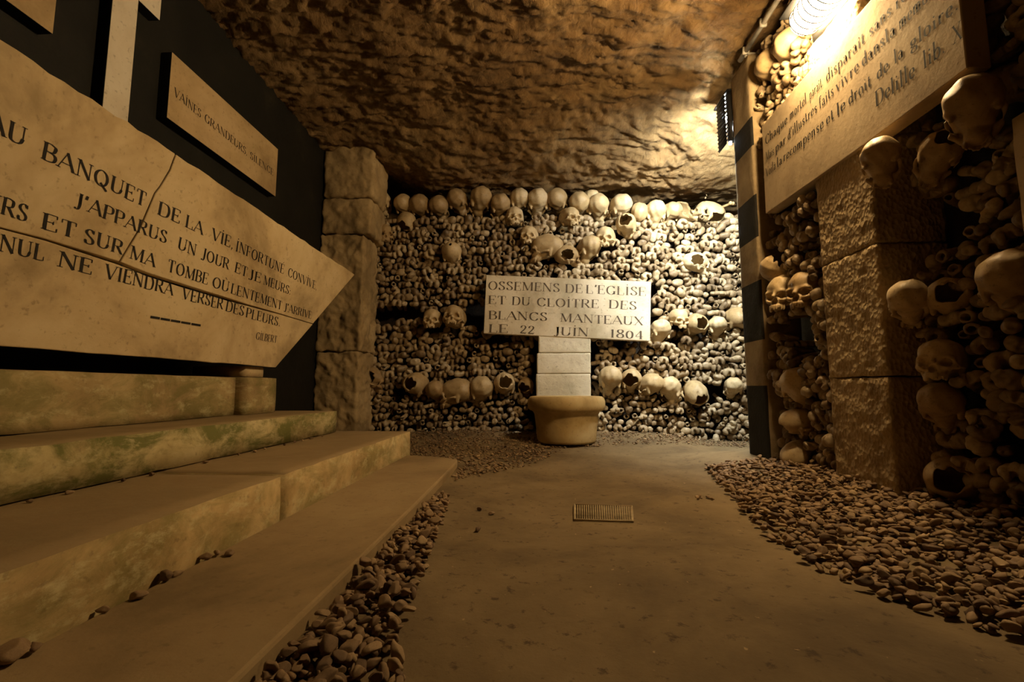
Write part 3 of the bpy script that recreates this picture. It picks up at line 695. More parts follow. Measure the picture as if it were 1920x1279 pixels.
rpil = empty('tooled_pillar', 'square tooled stone pillar in the right wall crossed by the long tablet', 'pillar', (1.08, 1.53, 0))
cz = [(-0.02, 0.392), (0.395, 0.79), (0.793, 1.13), (1.133, 1.612)]
own(rpil, *[block('stone_course', (1.012, 1.398, a), (1.22, 1.668, b_), M_TOOLED, cell=0.010, r=0.005, amp=0.006, freq=34, chip=0.006, seed=30 + i) for i, (a, b_) in enumerate(cz)])
post = tag(block('banded_post', (1.0, 2.09, -0.02), (1.17, 2.29, 1.935), M_POST, cell=0.02, r=0.008, amp=0.006, freq=14, chip=0.01, seed=40), 'narrow stone post painted in black and pale bands at the end of the right wall', 'post')
tag(block('stone_block', (1.05, 0.74, 0.655), (1.2, 1.03, 0.955), M_RPLAQUE, r=0.006, amp=0.003, chip=0.006, seed=41), 'plain stone block at the right edge of the bone wall', 'block')

# ------------------------------------------------------------------ lamps
LX, LY0, LY1, LZ = 0.964, 1.400, 1.620, 1.668
lm = empty('bulkhead_lamp', 'glowing caged lamp mounted near the ceiling above the long tablet', 'lamp', (1.0, 1.32, 1.6))
bm = bmesh.new()
prof = [(0.0, 0.0), (0.030, 0.004), (0.045, 0.016), (0.050, 0.036), (0.050, 0.175), (0.044, 0.200), (0.028, 0.216), (0.0, 0.220)]
seg = 24; v, f = [], []
for r, y in prof[1:-1]:
    for i in range(seg):
        a = 2 * math.pi * i / seg; v.append((LX + r * math.cos(a), LY0 + y, LZ + r * math.sin(a)))
for k in range(5):
    for i in range(seg):
        j = (i + 1) % seg; f.append((k * seg + i, (k + 1) * seg + i, (k + 1) * seg + j, k * seg + j))
f.append(tuple(range(seg))); f.append(tuple(5 * seg + i for i in range(seg))[::-1])
gl = link('glass', mesh_np('glass', v, f, M_LAMP))
hs = block('housing', (LX + 0.056, LY0 - 0.12, LZ - 0.045), (LX + 0.082, LY1 + 0.03, LZ + 0.110), M_IRON, r=0.012, amp=0.0)
hood = block('hood', (LX - 0.055, LY0 - 0.12, LZ + 0.060), (LX + 0.055, LY1 + 0.03, LZ + 0.070), M_IRON, r=0.004, amp=0.0)  # unseen plate, shaped to hold lamp light off the ceiling
br = block('bracket', (LX + 0.083, 1.46, LZ + 0.02), (1.235, 1.50, LZ + 0.06), M_IRON, r=0.004, amp=0.0)
cage = []
for k in range(7):
    y = LY0 + 0.02 + k * 0.027
    cage.append([(LX + 0.056 * math.cos(a), y, LZ + 0.056 * math.sin(a)) for a in [i * math.pi / 12 for i in range(3, 22)]])
cg = tubes_obj('cage', cage, 0.0022, M_IRON)
nb = block('end_shade', (LX - 0.056, LY0 - 0.12, LZ - 0.060), (LX + 0.055, LY0 - 0.003, LZ + 0.058), M_IRON, r=0.012, amp=0.0)  # unseen box added to shade the near wall from the glass
own(lm, gl, hs, hood, br, cg, nb)

p2 = empty('post_lamp', 'black grilled lamp fixed upright on the banded post, shining at the bones', 'lamp', (1.03, 2.31, 1.6))
ph = block('housing', (0.984, 2.292, 1.615), (1.075, 2.322, 1.885), M_IRON, r=0.006, amp=0.0)
pf = tubes_obj('grille', [[(0.979, 2.296, 1.625 + k * 0.0215), (0.979, 2.425, 1.625 + k * 0.0215)] for k in range(13)], 0.0035, M_IRON, None, 6)
pg = block('glass', (-0.028, -0.004, -0.10), (0.028, 0.004, 0.10), M_POSTLAMP, cell=0.02, r=0.003, amp=0.0)
pg.matrix_world = Matrix.Translation((1.028, 2.348, 1.745)) @ Euler((math.radians(-42), 0, math.radians(5))).to_matrix().to_4x4()
cap = block('top_baffle', (0.982, 2.292, 1.886), (1.075, 2.475, 1.896), M_IRON, r=0.003, amp=0.0)  # drawn out past the glass as a baffle against upward light
sd = block('side_baffle', (0.9805, 2.323, 1.615), (0.9835, 2.425, 1.885), M_IRON, r=0.001, amp=0.0)  # solid baffle added behind the grille to cut light to the left
tip = link('lens', mesh_np('lens', *tube('t', [(0.992, 2.305, 1.614), (0.992, 2.305, 1.600)], 0.008, None, None, 12), glow_mat('lens_glow', COOL, 14.0)))
own(p2, ph, pf, pg, cap, sd, tip)

c1 = empty('conduit_pipe', 'pale conduit pipe running along the ceiling towards the glowing lamp', 'pipe', (1.0, 2.1, 1.955))
k1 = tube_obj('tube', [(1.0, 2.17, 1.957), (1.0, 1.8, 1.955), (1.0, 1.3, 1.952)], 0.011, M_PIPE)
k2 = [block('clip', (0.985, y, 1.940), (1.015, y + 0.014, 1.978), M_PIPE, r=0.003, amp=0) for y in (2.10, 1.93, 1.7)]
own(c1, k1, *k2)
c2 = empty('conduit_pipe', 'short pale conduit pipe lying across the top of the banded post', 'pipe', (1.08, 2.12, 1.945))
k1 = tube_obj('tube', [(1.0, 2.12, 1.947), (1.2, 2.12, 1.947)], 0.011, M_PIPE)
k2 = block('clip', (1.055, 2.105, 1.934), (1.069, 2.135, 1.964), M_PIPE, r=0.003, amp=0)
own(c2, k1, k2)

# floor grate
gr = empty('floor_grate', 'small pale metal grate let into the earth floor', 'grate', (0.19, 1.39, 0))
gc = [hZ(x, y, 0.004) for x, y in ((1077, 945), (1185, 950), (1187, 978), (1077, 975))]
def gp(s, t, z): p = gc[0].lerp(gc[1], s).lerp(gc[3].lerp(gc[2], s), t); return V((p.x, p.y, floor_pt(p.x, p.y)[2] + z))
bars = [[gp((i + .5) / 26, 0.03, .004), gp((i + .5) / 26, 0.97, .004)] for i in range(26)] + [[gp(.02, (i + .5) / 14, .004), gp(.98, (i + .5) / 14, .004)] for i in range(14)]
g1 = tubes_obj('bars', bars, 0.0016, M_GRATE, None, 5)
g2 = tubes_obj('rim', [[gp(0, 0, .004), gp(1, 0, .004), gp(1, 1, .004), gp(0, 1, .004), gp(0, 0.001, .004)]], 0.003, M_GRATE, None, 6)
own(gr, g1, g2)

# ------------------------------------------------------------------ bones: solids grown from distance fields
def surface_nets(f, lo, h):
    s = f < 0
    c = [f[i:f.shape[0] - 1 + i, j:f.shape[1] - 1 + j, k:f.shape[2] - 1 + k] for i in (0, 1) for j in (0, 1) for k in (0, 1)]
    off = [(i, j, k) for i in (0, 1) for j in (0, 1) for k in (0, 1)]
    ins = sum((x < 0).astype(np.int8) for x in c)
    act = (ins > 0) & (ins < 8)
    ids = -np.ones(act.shape, dtype=np.int64); n = act.sum(); ids[act] = np.arange(n)
    cell = np.argwhere(act); vals = np.stack([x[act] for x in c], 1)
    acc = np.zeros((n, 3)); cnt = np.zeros(n)
    for a in range(8):
        for b in range(a + 1, 8):
            if sum(abs(p - q) for p, q in zip(off[a], off[b])) != 1: continue
            va, vb = vals[:, a], vals[:, b]; m = (va < 0) != (vb < 0)
            t = np.where(m, va / np.where(m, va - vb, 1), 0)[:, None]
            acc += np.where(m[:, None], np.array(off[a]) + t * (np.array(off[b]) - np.array(off[a])), 0); cnt += m
    v = (cell + acc / cnt[:, None]) * h + np.array(lo)
    F = []
    for ax in range(3):
        b1, b2 = (ax + 1) % 3, (ax + 2) % 3
        sl0 = [slice(None)] * 3; sl1 = [slice(None)] * 3
        sl0[ax] = slice(0, -1); sl1[ax] = slice(1, None)
        for x in (b1, b2):
            sl0[x] = slice(1, -1); sl1[x] = slice(1, -1)
        A, B = s[tuple(sl0)], s[tuple(sl1)]
        for msk, fl in ((A & ~B, False), (~A & B, True)):
            e = np.argwhere(msk)
            if not len(e): continue
            e[:, b1] += 1; e[:, b2] += 1
            q = []
            for d1, d2 in ((1, 1), (0, 1), (0, 0), (1, 0)):
                k = e.copy(); k[:, b1] -= d1; k[:, b2] -= d2
                q.append(ids[k[:, 0], k[:, 1], k[:, 2]])
            q = np.stack(q, 1)
            F.append(q[:, ::-1] if fl else q)
    return v, np.concatenate(F)
class Field:
    def __init__(s, lo, hi, h):
        s.lo, s.h = lo, h
        ax = [np.arange(lo[i], hi[i] + h, h) for i in range(3)]
        s.X, s.Y, s.Z = np.meshgrid(*ax, indexing='ij'); s.f = np.full(s.X.shape, 1.0)
    def ell(s, c, r, rot=None):
        x, y, z = s.X - c[0], s.Y - c[1], s.Z - c[2]
        k0 = np.sqrt((x / r[0]) ** 2 + (y / r[1]) ** 2 + (z / r[2]) ** 2)
        k1 = np.sqrt((x / r[0] ** 2) ** 2 + (y / r[1] ** 2) ** 2 + (z / r[2] ** 2) ** 2) + 1e-9
        return k0 * (k0 - 1) / k1
    def cap(s, a, b, ra, rb=None):
        rb = ra if rb is None else rb
        a, b = np.array(a, float), np.array(b, float); d = b - a
        t = np.clip(((s.X - a[0]) * d[0] + (s.Y - a[1]) * d[1] + (s.Z - a[2]) * d[2]) / (d @ d), 0, 1)
        return np.sqrt((s.X - a[0] - t * d[0]) ** 2 + (s.Y - a[1] - t * d[1]) ** 2 + (s.Z - a[2] - t * d[2]) ** 2) - (ra + (rb - ra) * t)
    def add(s, g, k=0.006):
        h = np.clip(0.5 + 0.5 * (g - s.f) / k, 0, 1); s.f = g + (s.f - g) * h - k * h * (1 - h); return s
    def cut(s, g, k=0.003):
        h = np.clip(0.5 - 0.5 * (s.f + g) / k, 0, 1); s.f = s.f + (-g - s.f) * h + k * h * (1 - h); return s
    def wob(s, amp, freq, seed):
        r = np.random.RandomState(seed)
        for _ in range(5):
            d = r.normal(size=3) * freq; s.f = s.f + amp * np.sin(s.X * d[0] + s.Y * d[1] + s.Z * d[2] + r.uniform(0, 6.3))
        return s
    def mesh(s):
        s.f[0], s.f[-1] = 1, 1; s.f[:, 0], s.f[:, -1] = 1, 1; s.f[:, :, 0], s.f[:, :, -1] = 1, 1
        return surface_nets(s.f, s.lo, s.h)

# bone ends: local +z points out of the wall, -y is down
def bone_shape(kind, h, seed):
    F = Field((-0.050, -0.042, -0.125), (0.050, 0.042, 0.036), h)
    shaft = lambda r=0.015: F.add(F.cap((0, 0.002, -0.02), (0, 0, -0.118), r * 1.25, r), 0.016)
    if kind == 0:      # two condyles with the notch below
        F.add(F.ell((-0.019, -0.004, 0), (0.0145, 0.024, 0.022)), 0.003); F.add(F.ell((0.019, -0.004, 0), (0.0145, 0.024, 0.022)), 0.003)
        F.add(F.ell((0, 0.011, -0.006), (0.024, 0.014, 0.018)), 0.010); shaft()
        F.cut(F.ell((0, -0.018, 0.008), (0.0075, 0.020, 0.024)), 0.006)
    elif kind == 1:    # flat tibia plateau with two hollows
        F.add(F.ell((0, 0, -0.004), (0.034, 0.023, 0.017)), 0.003); shaft(0.016)
        F.cut(F.ell((-0.016, 0.002, 0.018), (0.013, 0.015, 0.010)), 0.005); F.cut(F.ell((0.016, 0.002, 0.018), (0.013, 0.015, 0.010)), 0.005)
    elif kind == 2:    # ball head and trochanter
        F.add(F.ell((0.012, 0.006, 0.0), (0.022, 0.022, 0.022)), 0.003); F.add(F.ell((-0.018, -0.006, -0.014), (0.015, 0.018, 0.018)), 0.012); shaft()
    elif kind == 3:    # broken hollow shaft
        F.add(F.cap((0, 0, 0), (0, 0, -0.118), 0.018, 0.015), 0.003)
        F.cut(F.cap((0, 0, 0.03), (0, 0, -0.05), 0.0105, 0.009), 0.003)
    elif kind == 4:    # small rounded end with a dimple
        F.add(F.ell((0, 0, -0.002), (0.021, 0.019, 0.016)), 0.003); shaft(0.011)
        F.cut(F.ell((0.004, -0.002, 0.016), (0.009, 0.008, 0.008)), 0.004)
    else:              # grooved spool of an elbow joint
        F.add(F.cap((-0.022, -0.002, 0), (0.022, 0.002, 0), 0.015), 0.003); shaft(0.012)
        F.cut(F.ell((0.002, 0, 0.014), (0.005, 0.024, 0.012)), 0.006)
    F.wob(0.0009, 160, seed)
    return F.mesh()
NEAR = [[mesh_quads('bone_end', *bone_shape(k, 0.0040, 10 * k + s), M_BONE) for s in range(2)] for k in range(6)]
FAR = [bone_shape(k, 0.0066, 50 + k) for k in range(6)]

# skulls: local +y is the face, z up
def skull_shape(seed, broken=None, h=0.0031, worn=False):
    F = Field((-0.088, -0.118, -0.106), (0.088, 0.118, 0.098), h)
    F.add(F.ell((0, -0.012, 0.020), (0.070, 0.092, 0.068)), 0.004)
    F.add(F.ell((0, -0.035, 0.010), (0.071, 0.066, 0.058)), 0.012)
    F.add(F.ell((0, 0.045, 0.014), (0.055, 0.046, 0.050)), 0.020)
    F.add(F.ell((0, 0.02, -0.030), (0.046, 0.050, 0.030)), 0.014)
    F.add(F.cap((-0.040, 0.076, -0.008), (0.040, 0.076, -0.008), 0.0105), 0.010)
    F.add(F.ell((0, 0.058, -0.052), (0.033, 0.034, 0.032)), 0.010)
    for s in (-1, 1):
        F.add(F.cap((s * 0.030, 0.078, -0.046), (s * 0.060, 0.050, -0.034), 0.0105), 0.008)
        F.add(F.cap((s * 0.060, 0.050, -0.034), (s * 0.066, -0.002, -0.028), 0.0058), 0.005)
        F.add(F.cap((s * 0.047, 0.070, -0.006), (s * 0.056, 0.058, -0.032), 0.0068), 0.005)
        F.add(F.cap((s * 0.056, -0.020, -0.022), (s * 0.052, -0.018, -0.052), 0.013, 0.008), 0.010)
        F.cut(F.ell((s * 0.078, 0.046, -0.014), (0.019, 0.026, 0.026)), 0.012)
    F.add(F.cap((0, 0.084, -0.008), (0, 0.096, -0.030), 0.0072), 0.006)
    a = [(0.030 * math.sin(t), 0.062 + 0.028 * math.cos(t)) for t in np.linspace(-1.35, 1.35, 9)]
    for i, (x, y) in enumerate(a):
        F.add(F.cap((x * 0.97, y * 0.985, -0.070), (x, y, -0.084 - (0.006 if (i * 7 + seed) % 3 else -0.004)), 0.0062, 0.0042), 0.003)
    for s in (-1, 1):
        F.cut(F.ell((s * 0.0315, 0.092, -0.027), (0.0185, 0.036, 0.0170)), 0.005)
    F.cut(F.ell((0, 0.098, -0.050), (0.0125, 0.030, 0.0165)), 0.004)
    F.cut(F.ell((0, 0.105, -0.042), (0.007, 0.024, 0.013)), 0.003)
    F.wob(0.0009, 60, seed)
    if broken is not None:
        F.cut(F.ell((0, -0.012, 0.018), (0.0645, 0.086, 0.062)), 0.003)
        c, r = broken
        r_ = np.random.RandomState(seed); g = F.ell(c, r)
        for _ in range(4):
            d = r_.normal(size=3) * 90; g = g + 0.004 * np.sin(F.X * d[0] + F.Y * d[1] + F.Z * d[2])
        F.cut(g, 0.002)
    return F.mesh()
def skull_mesh(*a, **k): return mesh_quads('skull', *skull_shape(*a, **k), M_SKULL)
SK = {
    'whole': [skull_mesh(1), skull_mesh(2)],
    'back': [skull_mesh(3, ((0.006, -0.105, 0.018), (0.046, 0.05, 0.042)))],
    'low': [skull_mesh(4, ((-0.02, -0.07, -0.01), (0.05, 0.08, 0.045)))],
    'side': [skull_mesh(5, ((0.075, -0.02, 0.015), (0.05, 0.052, 0.044)))],
    'half': [skull_mesh(6, ((0.0, 0.05, -0.02), (0.12, 0.11, 0.075)))],
    'hole': [skull_mesh(7, ((0.004, -0.104, 0.036), (0.008, 0.03, 0.008)))],
}
BACK_ROT = {'back': 0, 'face': 180}
SKULLS = []
def skull(px, py, wpx, model, yaw, pitch, roll, label, cat='skull', plane=('Y', 3.27), group=None, sc_=None, embed=0.03):
    ax, d = plane
    c = hY(px, py, d) if ax == 'Y' else hX(px, py, d)
    dist = (c - CAM).dot(_fw)
    s = sc_ or min(1.22, max(0.80, wpx / FPX * dist / 0.142))
    me = SK[model][len(SKULLS) % len(SK[model])]
    o = link('skull', me)
    o.matrix_world = Matrix.Translation(c) @ Matrix.Rotation(math.radians(yaw), 4, 'Z') @ Matrix.Rotation(math.radians(roll), 4, 'Y') @ Matrix.Rotation(math.radians(pitch), 4, 'X') @ Matrix.Scale(s, 4)
    tag(o, label, 'skull', group)
    SKULLS.append((c, s, ax))
    return o
G1 = 'skulls along the top of the back bone wall'
ordn = ['first', 'second', 'third', 'fourth', 'fifth', 'sixth', 'seventh', 'eighth', 'ninth', 'tenth', 'eleventh', 'twelfth', 'thirteenth']
top = [(718, 381, 31), (758, 386, 33), (789, 388, 36), (824, 390, 35), (860, 379, 35), (900, 377, 40), (937, 388, 36), (972, 376, 34), (1008, 380, 38), (1046, 378, 37), (1085, 385, 38), (1122, 389, 38), (1162, 390, 38)]
for i, (x, y, w_) in enumerate(top):
    skull(x, y, w_, 'whole', rnd.uniform(-25, 25), rnd.uniform(-14, 10), rnd.uniform(-6, 6), 'rounded skull, %s from the rough corner pier along the top row' % ordn[i], plane=('Y', 3.34), group=G1)
skull(1107, 374, 28, 'whole', 10, 0, 0, 'skull half hidden behind two others near the middle of the top row', plane=('Y', 3.47), sc_=0.85)
skull(1196, 400, 34, 'half', 20, 40, 70, 'broken skull with a raised bone point, top row beside the brightest skull', plane=('Y', 3.33))
skull(1228, 402, 37, 'whole', 0, -20, 0, 'brightest lit rounded skull in the top row of the back wall', plane=('Y', 3.31))
skull(1257, 400, 32, 'whole', 35, 0, 5, 'pale skull right of the brightest one in the top row', plane=('Y', 3.35))
skull(1290, 392, 44, 'half', 30, 200, 20, 'jagged broken skull cap near the right end of the top row', plane=('Y', 3.34))
skull(1328, 402, 40, 'low', 80, 30, 0, 'arched skull fragment at the right end of the top row', plane=('Y', 3.36))
FC = 'skull'
skull(965, 409, 34, 'whole', 185, 6, 0, 'face forward skull just under the top row, left of the middle', plane=('Y', 3.30))
skull(992, 444, 33, 'whole', 170, 8, 0, 'small pale face forward skull above the tablet, left of the wide cranium')
skull(1068, 410, 34, 'whole', 205, 5, 0, 'skull turned aside just under the middle of the top row', plane=('Y', 3.30))
skull(1135, 447, 36, 'whole', 165, 4, 0, 'yellowish face forward skull high above the right half of the tablet')
skull(1024, 467, 46, 'whole', 95, 0, 0, 'wide cranium lying sideways above the tablet, left of the broken one')
skull(1064, 482, 35, 'side', -70, 10, 10, 'broken skull with a dark hole just above the middle of the tablet')
skull(1103, 468, 39, 'whole', 30, -15, 0, 'rounded tan cranium just right of the broken skull above the tablet')
skull(848, 477, 36, 'hole', 0, -5, 0, 'brown cranium with a small round hole in the left half of the wall')
skull(722, 442, 34, 'whole', 200, 10, 0, 'half buried face forward skull near the corner pier, upper left of the wall', plane=('Y', 3.31))
skull(762, 418, 34, 'low', 20, 40, 10, 'dark broken skull below the second and third skulls of the top row', plane=('Y', 3.33))
skull(1175, 424, 36, 'back', -20, 0, 0, 'open broken skull with a dark cavity below the top row, lit side')
skull(811, 600, 34, 'whole', 180, 12, 0, 'worn brown skull left of a pair, left of the tablet')
skull(852, 597, 40, 'whole', 176, 22, 0, 'yellow skull looking down, right one of a pair left of the tablet')
skull(1236, 624, 36, 'whole', 20, -35, 8, 'oval tan cranium touching the right edge of the tablet')
skull(1344, 615, 32, 'whole', 0, -25, 0, 'pale egg shaped cranium right of the tablet, nearest the banded post')
skull(1304, 612, 38, 'back', 10, 5, 0, 'open broken skull rim left of the pale egg shaped cranium')
skull(1305, 495, 36, 'side', -75, 0, 0, 'broken skull with a black opening in the brightly lit bones', plane=('Y', 3.30))
skull(1272, 598, 32, 'low', 190, 0, 0, 'crushed skull between the tablet and the open broken rim')
skull(1380, 600, 38, 'back', 25, 15, 0, 'hollow broken skull beside the banded post at tablet height', plane=('Y', 3.31))
G2 = 'skulls in the low row of the back bone wall'
skull(694, 712, 40, 'side', -70, -5, 0, 'broken brown skull at the left end of the low row', group=G2)
skull(781, 724, 40, 'back', -25, 0, 20, 'cracked open skull with a large dark gap, left part of the low row', group=G2)
skull(818, 735, 34, 'whole', -10, -10, 0, 'smallest rounded cranium of three together in the low row', group=G2)
skull(856, 738, 47, 'whole', 88, 0, 6, 'wide pale cranium, middle one of three together in the low row', group=G2)
skull(901, 733, 43, 'whole', 25, -15, 0, 'large tan cranium, right one of three together in the low row', group=G2)
skull(946, 722, 38, 'back', 5, 0, 0, 'hollow open skull between three craniums and the white pillar', group=G2)
skull(986, 726, 30, 'low', 0, 0, 0, 'dark crushed skull against the left side of the white pillar', group=G2, plane=('Y', 3.32))
skull(1143, 713, 41, 'whole', 12, -20, 0, 'grey tan cranium just right of the white pillar', group=G2)
skull(1183, 714, 36, 'low', 0, -8, 0, 'skull with a jagged dark hole, second right of the white pillar', group=G2)
skull(1219, 724, 37, 'whole', 40, -10, 0, 'brown cranium, third right of the white pillar in the low row', group=G2)
skull(1258, 732, 38, 'whole', -30, -30, 0, 'pointed brown cranium, fourth right of the white pillar in the low row', group=G2)
skull(1302, 738, 40, 'back', 10, 40, 0, 'shadowed broken skull rim in the right half of the low row', group=G2)
skull(1374, 727, 31, 'whole', 0, -10, 0, 'small cranium at the right end of the low row', group=G2)
# right wall: reader side is -x
R = ('X', 1.05)
skull(1457, 128, 46, 'whole', -80, -10, 0, 'tan cranium on top of the right wall, nearest the banded post', plane=('X', 1.08), sc_=0.95)
skull(1494, 92, 44, 'whole', -70, 0, 10, 'pale cranium on top of the right wall, tucked under the glowing lamp', plane=('X', 1.09), sc_=0.95)
skull(1474, 497, 54, 'half', 60, 190, 0, 'dark broken skull cap above two face forward skulls on the right wall', plane=('X', 1.08), sc_=0.95)
skull(1476, 550, 38, 'whole', 118, 4, 0, 'face forward skull, nearer the post of two lit together on the right wall', plane=('X', 1.05), sc_=0.92)
skull(1518, 545, 42, 'whole', 118, 6, 0, 'face forward skull touching the tooled pillar, left of it', plane=('X', 1.06), sc_=0.92)
skull(1500, 728, 52, 'whole', -55, -30, 0, 'tall dim cranium left of the tooled pillar below the two faces', plane=('X', 1.06), sc_=0.86)
skull(1500, 795, 44, 'low', -100, 10, 0, 'skull with a dark gap above the lowest cranium beside the tooled pillar', plane=('X', 1.05), sc_=0.72)
skull(1497, 855, 42, 'whole', -60, 30, 0, 'lowest cranium beside the foot of the tooled pillar', plane=('X', 1.05), sc_=0.72)
skull(1652, 303, 68, 'whole', -42, -40, 0, 'tan cranium right of the tooled pillar just under the long tablet', plane=('X', 0.985), sc_=0.64)
skull(1826, 206, 86, 'whole', -45, -35, 0, 'large upper cranium under the near end of the long tablet', plane=('X', 1.03), sc_=0.74)
skull(1760, 292, 66, 'back', -30, -20, 20, 'broken skull with a black hollow between two craniums under the tablet', plane=('X', 1.06), sc_=0.64)
skull(1705, 566, 74, 'whole', -40, -10, 0, 'dim rounded cranium right of the tooled pillar at mid height', plane=('X', 1.04), sc_=0.66)
skull(1896, 528, 90, 'whole', -45, -10, 0, 'large dim cranium at the right edge of the picture below the stone block', plane=('X', 1.08), sc_=0.78)
skull(1766, 678, 80, 'whole', 125, 14, 0, 'dim skull tilted face outward in the dark right wall', plane=('X', 1.07), sc_=0.7)
skull(1782, 562, 70, 'back', -45, 0, 0, 'dark hollow skull right of the dim rounded cranium', plane=('X', 1.1), sc_=0.66)
skull(1766, 760, 70, 'whole', -45, -15, 0, 'dim cranium low in the dark part of the right wall', plane=('X', 1.07), sc_=0.66)
skull(1880, 170, 60, 'side', 190, 0, 30, 'broken dim skull right of the large upper cranium', plane=('X', 1.15), sc_=0.65)
skull(1790, 905, 84, 'back', -50, 0, 0, 'shadowed hollow skull near the gravel in the darkest part of the wall', plane=('X', 1.1), sc_=0.78)

# ------------------------------------------------------------------ packed bones
cand = []   # (score, kind, matrix)
def seen(p, m=30):
    q = proj(p)
    return q is not None and -m < q[0] < 1920 + m and -m < q[1] < 1279 + m
def clear_of_skulls(c, ax, pad=0.012):
    for s, k, a in SKULLS:
        if a != ax: continue
        d1 = (c.x - s.x) if ax == 'Y' else (c.y - s.y); d2 = c.z - s.z
        r = 0.066 * k + pad
        if d1 * d1 + d2 * d2 < r * r: return False
    return True
GAPS = [(720, 590, 45, 16), (765, 590, 34, 14), (888, 592, 20, 22), (1375, 602, 18, 12), (1345, 737, 42, 14), (1300, 740, 30, 12), (1003, 712, 12, 16), (755, 735, 20, 12), (1180, 640, 36, 7), (940, 640, 30, 6), (1268, 640, 20, 5)]
bz = Matrix(((1, 0, 0), (0, 0, -1), (0, 1, 0))).to_4x4()
rz = Matrix(((0, 0, -1), (-1, 0, 0), (0, 1, 0))).to_4x4()
def bone_m(c, base, roll, tx, ty, s):
    return Matrix.Translation(c) @ base @ Euler((tx, ty, roll)).to_matrix().to_4x4() @ Matrix.Scale(s, 4)
z = 0.035; row = 0
while z < 1.68:
    low = z < 0.34
    dx = 0.063 if not low else 0.056
    x = -1.32 + (row % 2) * dx / 2
    while x < 1.80:
        cx = x + rnd.uniform(-.010, .010); czz = z + rnd.uniform(-.008, .008) + 0.012 * math.sin(x * 3.1 + 1)
        ytip = 3.30 + 0.02 * math.sin(x * 2.3 + z * 4) + rnd.uniform(-.026, .030)
        if low: ytip -= 0.05 * (0.34 - z) / 0.34
        c = V((cx, ytip, czz)); q = proj(c); ok = clear_of_skulls(c, 'Y')
        if ok and q:
            if any(((q[0] - a) / e) ** 2 + ((q[1] - b) / f_) ** 2 < 1 for a, b, e, f_ in GAPS): ok = False
            u, v_ = tf.uv(*q)
            if -0.02 < u < 1.17 and 0.03 < v_ < 0.405: ok = False
        if -0.055 < cx < 0.41 and czz < 0.72: ok = False
        if cx < -1.24 and czz > 0: ok = cx > -1.30 and ok
        if czz > 1.615 + 0.02 * math.sin(cx * 9): ok = False
        if ok:
            r_ = rnd.random()
            if low: k = 3 if r_ < .2 else 4 if r_ < .4 else 5 if r_ < .6 else 1 if r_ < .75 else 0
            else: k = 0 if r_ < .52 else 1 if r_ < .66 else 2 if r_ < .76 else 3 if r_ < .84 else 4 if r_ < .92 else 5
            roll = rnd.gauss(0, .35) if rnd.random() < .7 else rnd.uniform(-math.pi, math.pi)
            t = .22 if not low else .55
            cand.append((0.06 / ytip, k, bone_m(c, bz, roll, rnd.uniform(-t, t), rnd.uniform(-t, t), rnd.uniform(.98, 1.24) * (.88 if low else 1)), 'back', c))
        x += dx
    z += 0.047 if not low else 0.043; row += 1
z = 0.05; row = 0
RB = []
while z < 1.93:
    y = 0.70 + (row % 2) * 0.024
    while y < 2.07:
        cy = y + rnd.uniform(-.010, .010); czz = z + rnd.uniform(-.009, .009)
        near = cy < 1.40
        xt = (1.105 if near else 1.05) + rnd.uniform(-.02, .02) + 0.012 * math.sin(cy * 7 + z * 5)
        c = V((xt, cy, czz)); ok = clear_of_skulls(c, 'X', 0.006)
        if 1.365 < cy < 1.70 and czz < 1.65: ok = False
        if 1.19 < cy < 2.04 and 1.10 < czz < 1.52: ok = False
        if cy <= 1.19 and 1.03 < cy and 1.06 < czz < 1.55: c.x = max(c.x, 1.10)
        if 0.71 < cy < 1.05 and 0.63 < czz < 0.98: ok = False
        if czz < floor_z(xt, cy) + 0.01: ok = False
        if 1.25 < cy < 1.37 and 1.5 < czz < 1.68: ok = False
        q = proj(c)
        if ok and q:
            for a, b, e, f_ in ((1490, 612, 32, 26), (1505, 650, 25, 22), (1700, 450, 50, 40), (1740, 420, 60, 60), (1465, 425, 18, 14)):
                if ((q[0] - a) / e) ** 2 + ((q[1] - b) / f_) ** 2 < 1: ok = False
        if ok:
            r_ = rnd.random()
            k = 0 if r_ < .40 else 1 if r_ < .55 else 2 if r_ < .75 else 3 if r_ < .84 else 4 if r_ < .93 else 5
            roll = rnd.gauss(0, .4) if rnd.random() < .6 else rnd.uniform(-math.pi, math.pi)
            zone = 'top' if czz > 1.5 else 'near' if cy < 1.42 else 'strip'
            if not seen(c): zone = 'out'
            sc1 = (0.06 / (c - CAM).length) if zone != 'out' else 0
            cand.append((sc1, k, bone_m(c, (Matrix.Rotation(math.radians(32), 4, 'Z') @ rz) if near else rz, roll, rnd.uniform(-.35, .35), rnd.uniform(-.35, .35), rnd.uniform(.70, .98)), zone, c))
        y += 0.048
    z += 0.041; row += 1
BL_ = {'top': ('knobby bone end packed along the top of the right wall above the tablet', 'bones above the long tablet'),
       'near': ('dim bone end packed in the right wall, nearer than the tooled pillar', 'bones in the right wall nearer than the pillar'),
       'strip': ('bone end packed between the banded post and the tooled pillar', 'bones between the post and the pillar'),
       'back': ('bone end packed in the back wall of bones', 'bones in the back wall')}
cand.sort(key=lambda t: -t[0])
n_one = 0; rest = []
for s_, k, m_, zone, c in cand:
    if zone != 'out' and n_one < 300:
        o = link('long_bone', NEAR[k][n_one % 2]); o.matrix_world = m_
        tag(o, BL_[zone][0], 'bone', BL_[zone][1]); n_one += 1
    else: rest.append((k, m_))
def merged(name, items, protos, mat):
    Vs, Fs, n = [], [], 0
    for k, m_ in items:
        v, f = protos[k]; A = np.array(m_)
        Vs.append(v @ A[:3, :3].T + A[:3, 3]); Fs.append(f + n); n += len(v)
    return link(name, mesh_quads(name, np.concatenate(Vs), np.concatenate(Fs), mat))
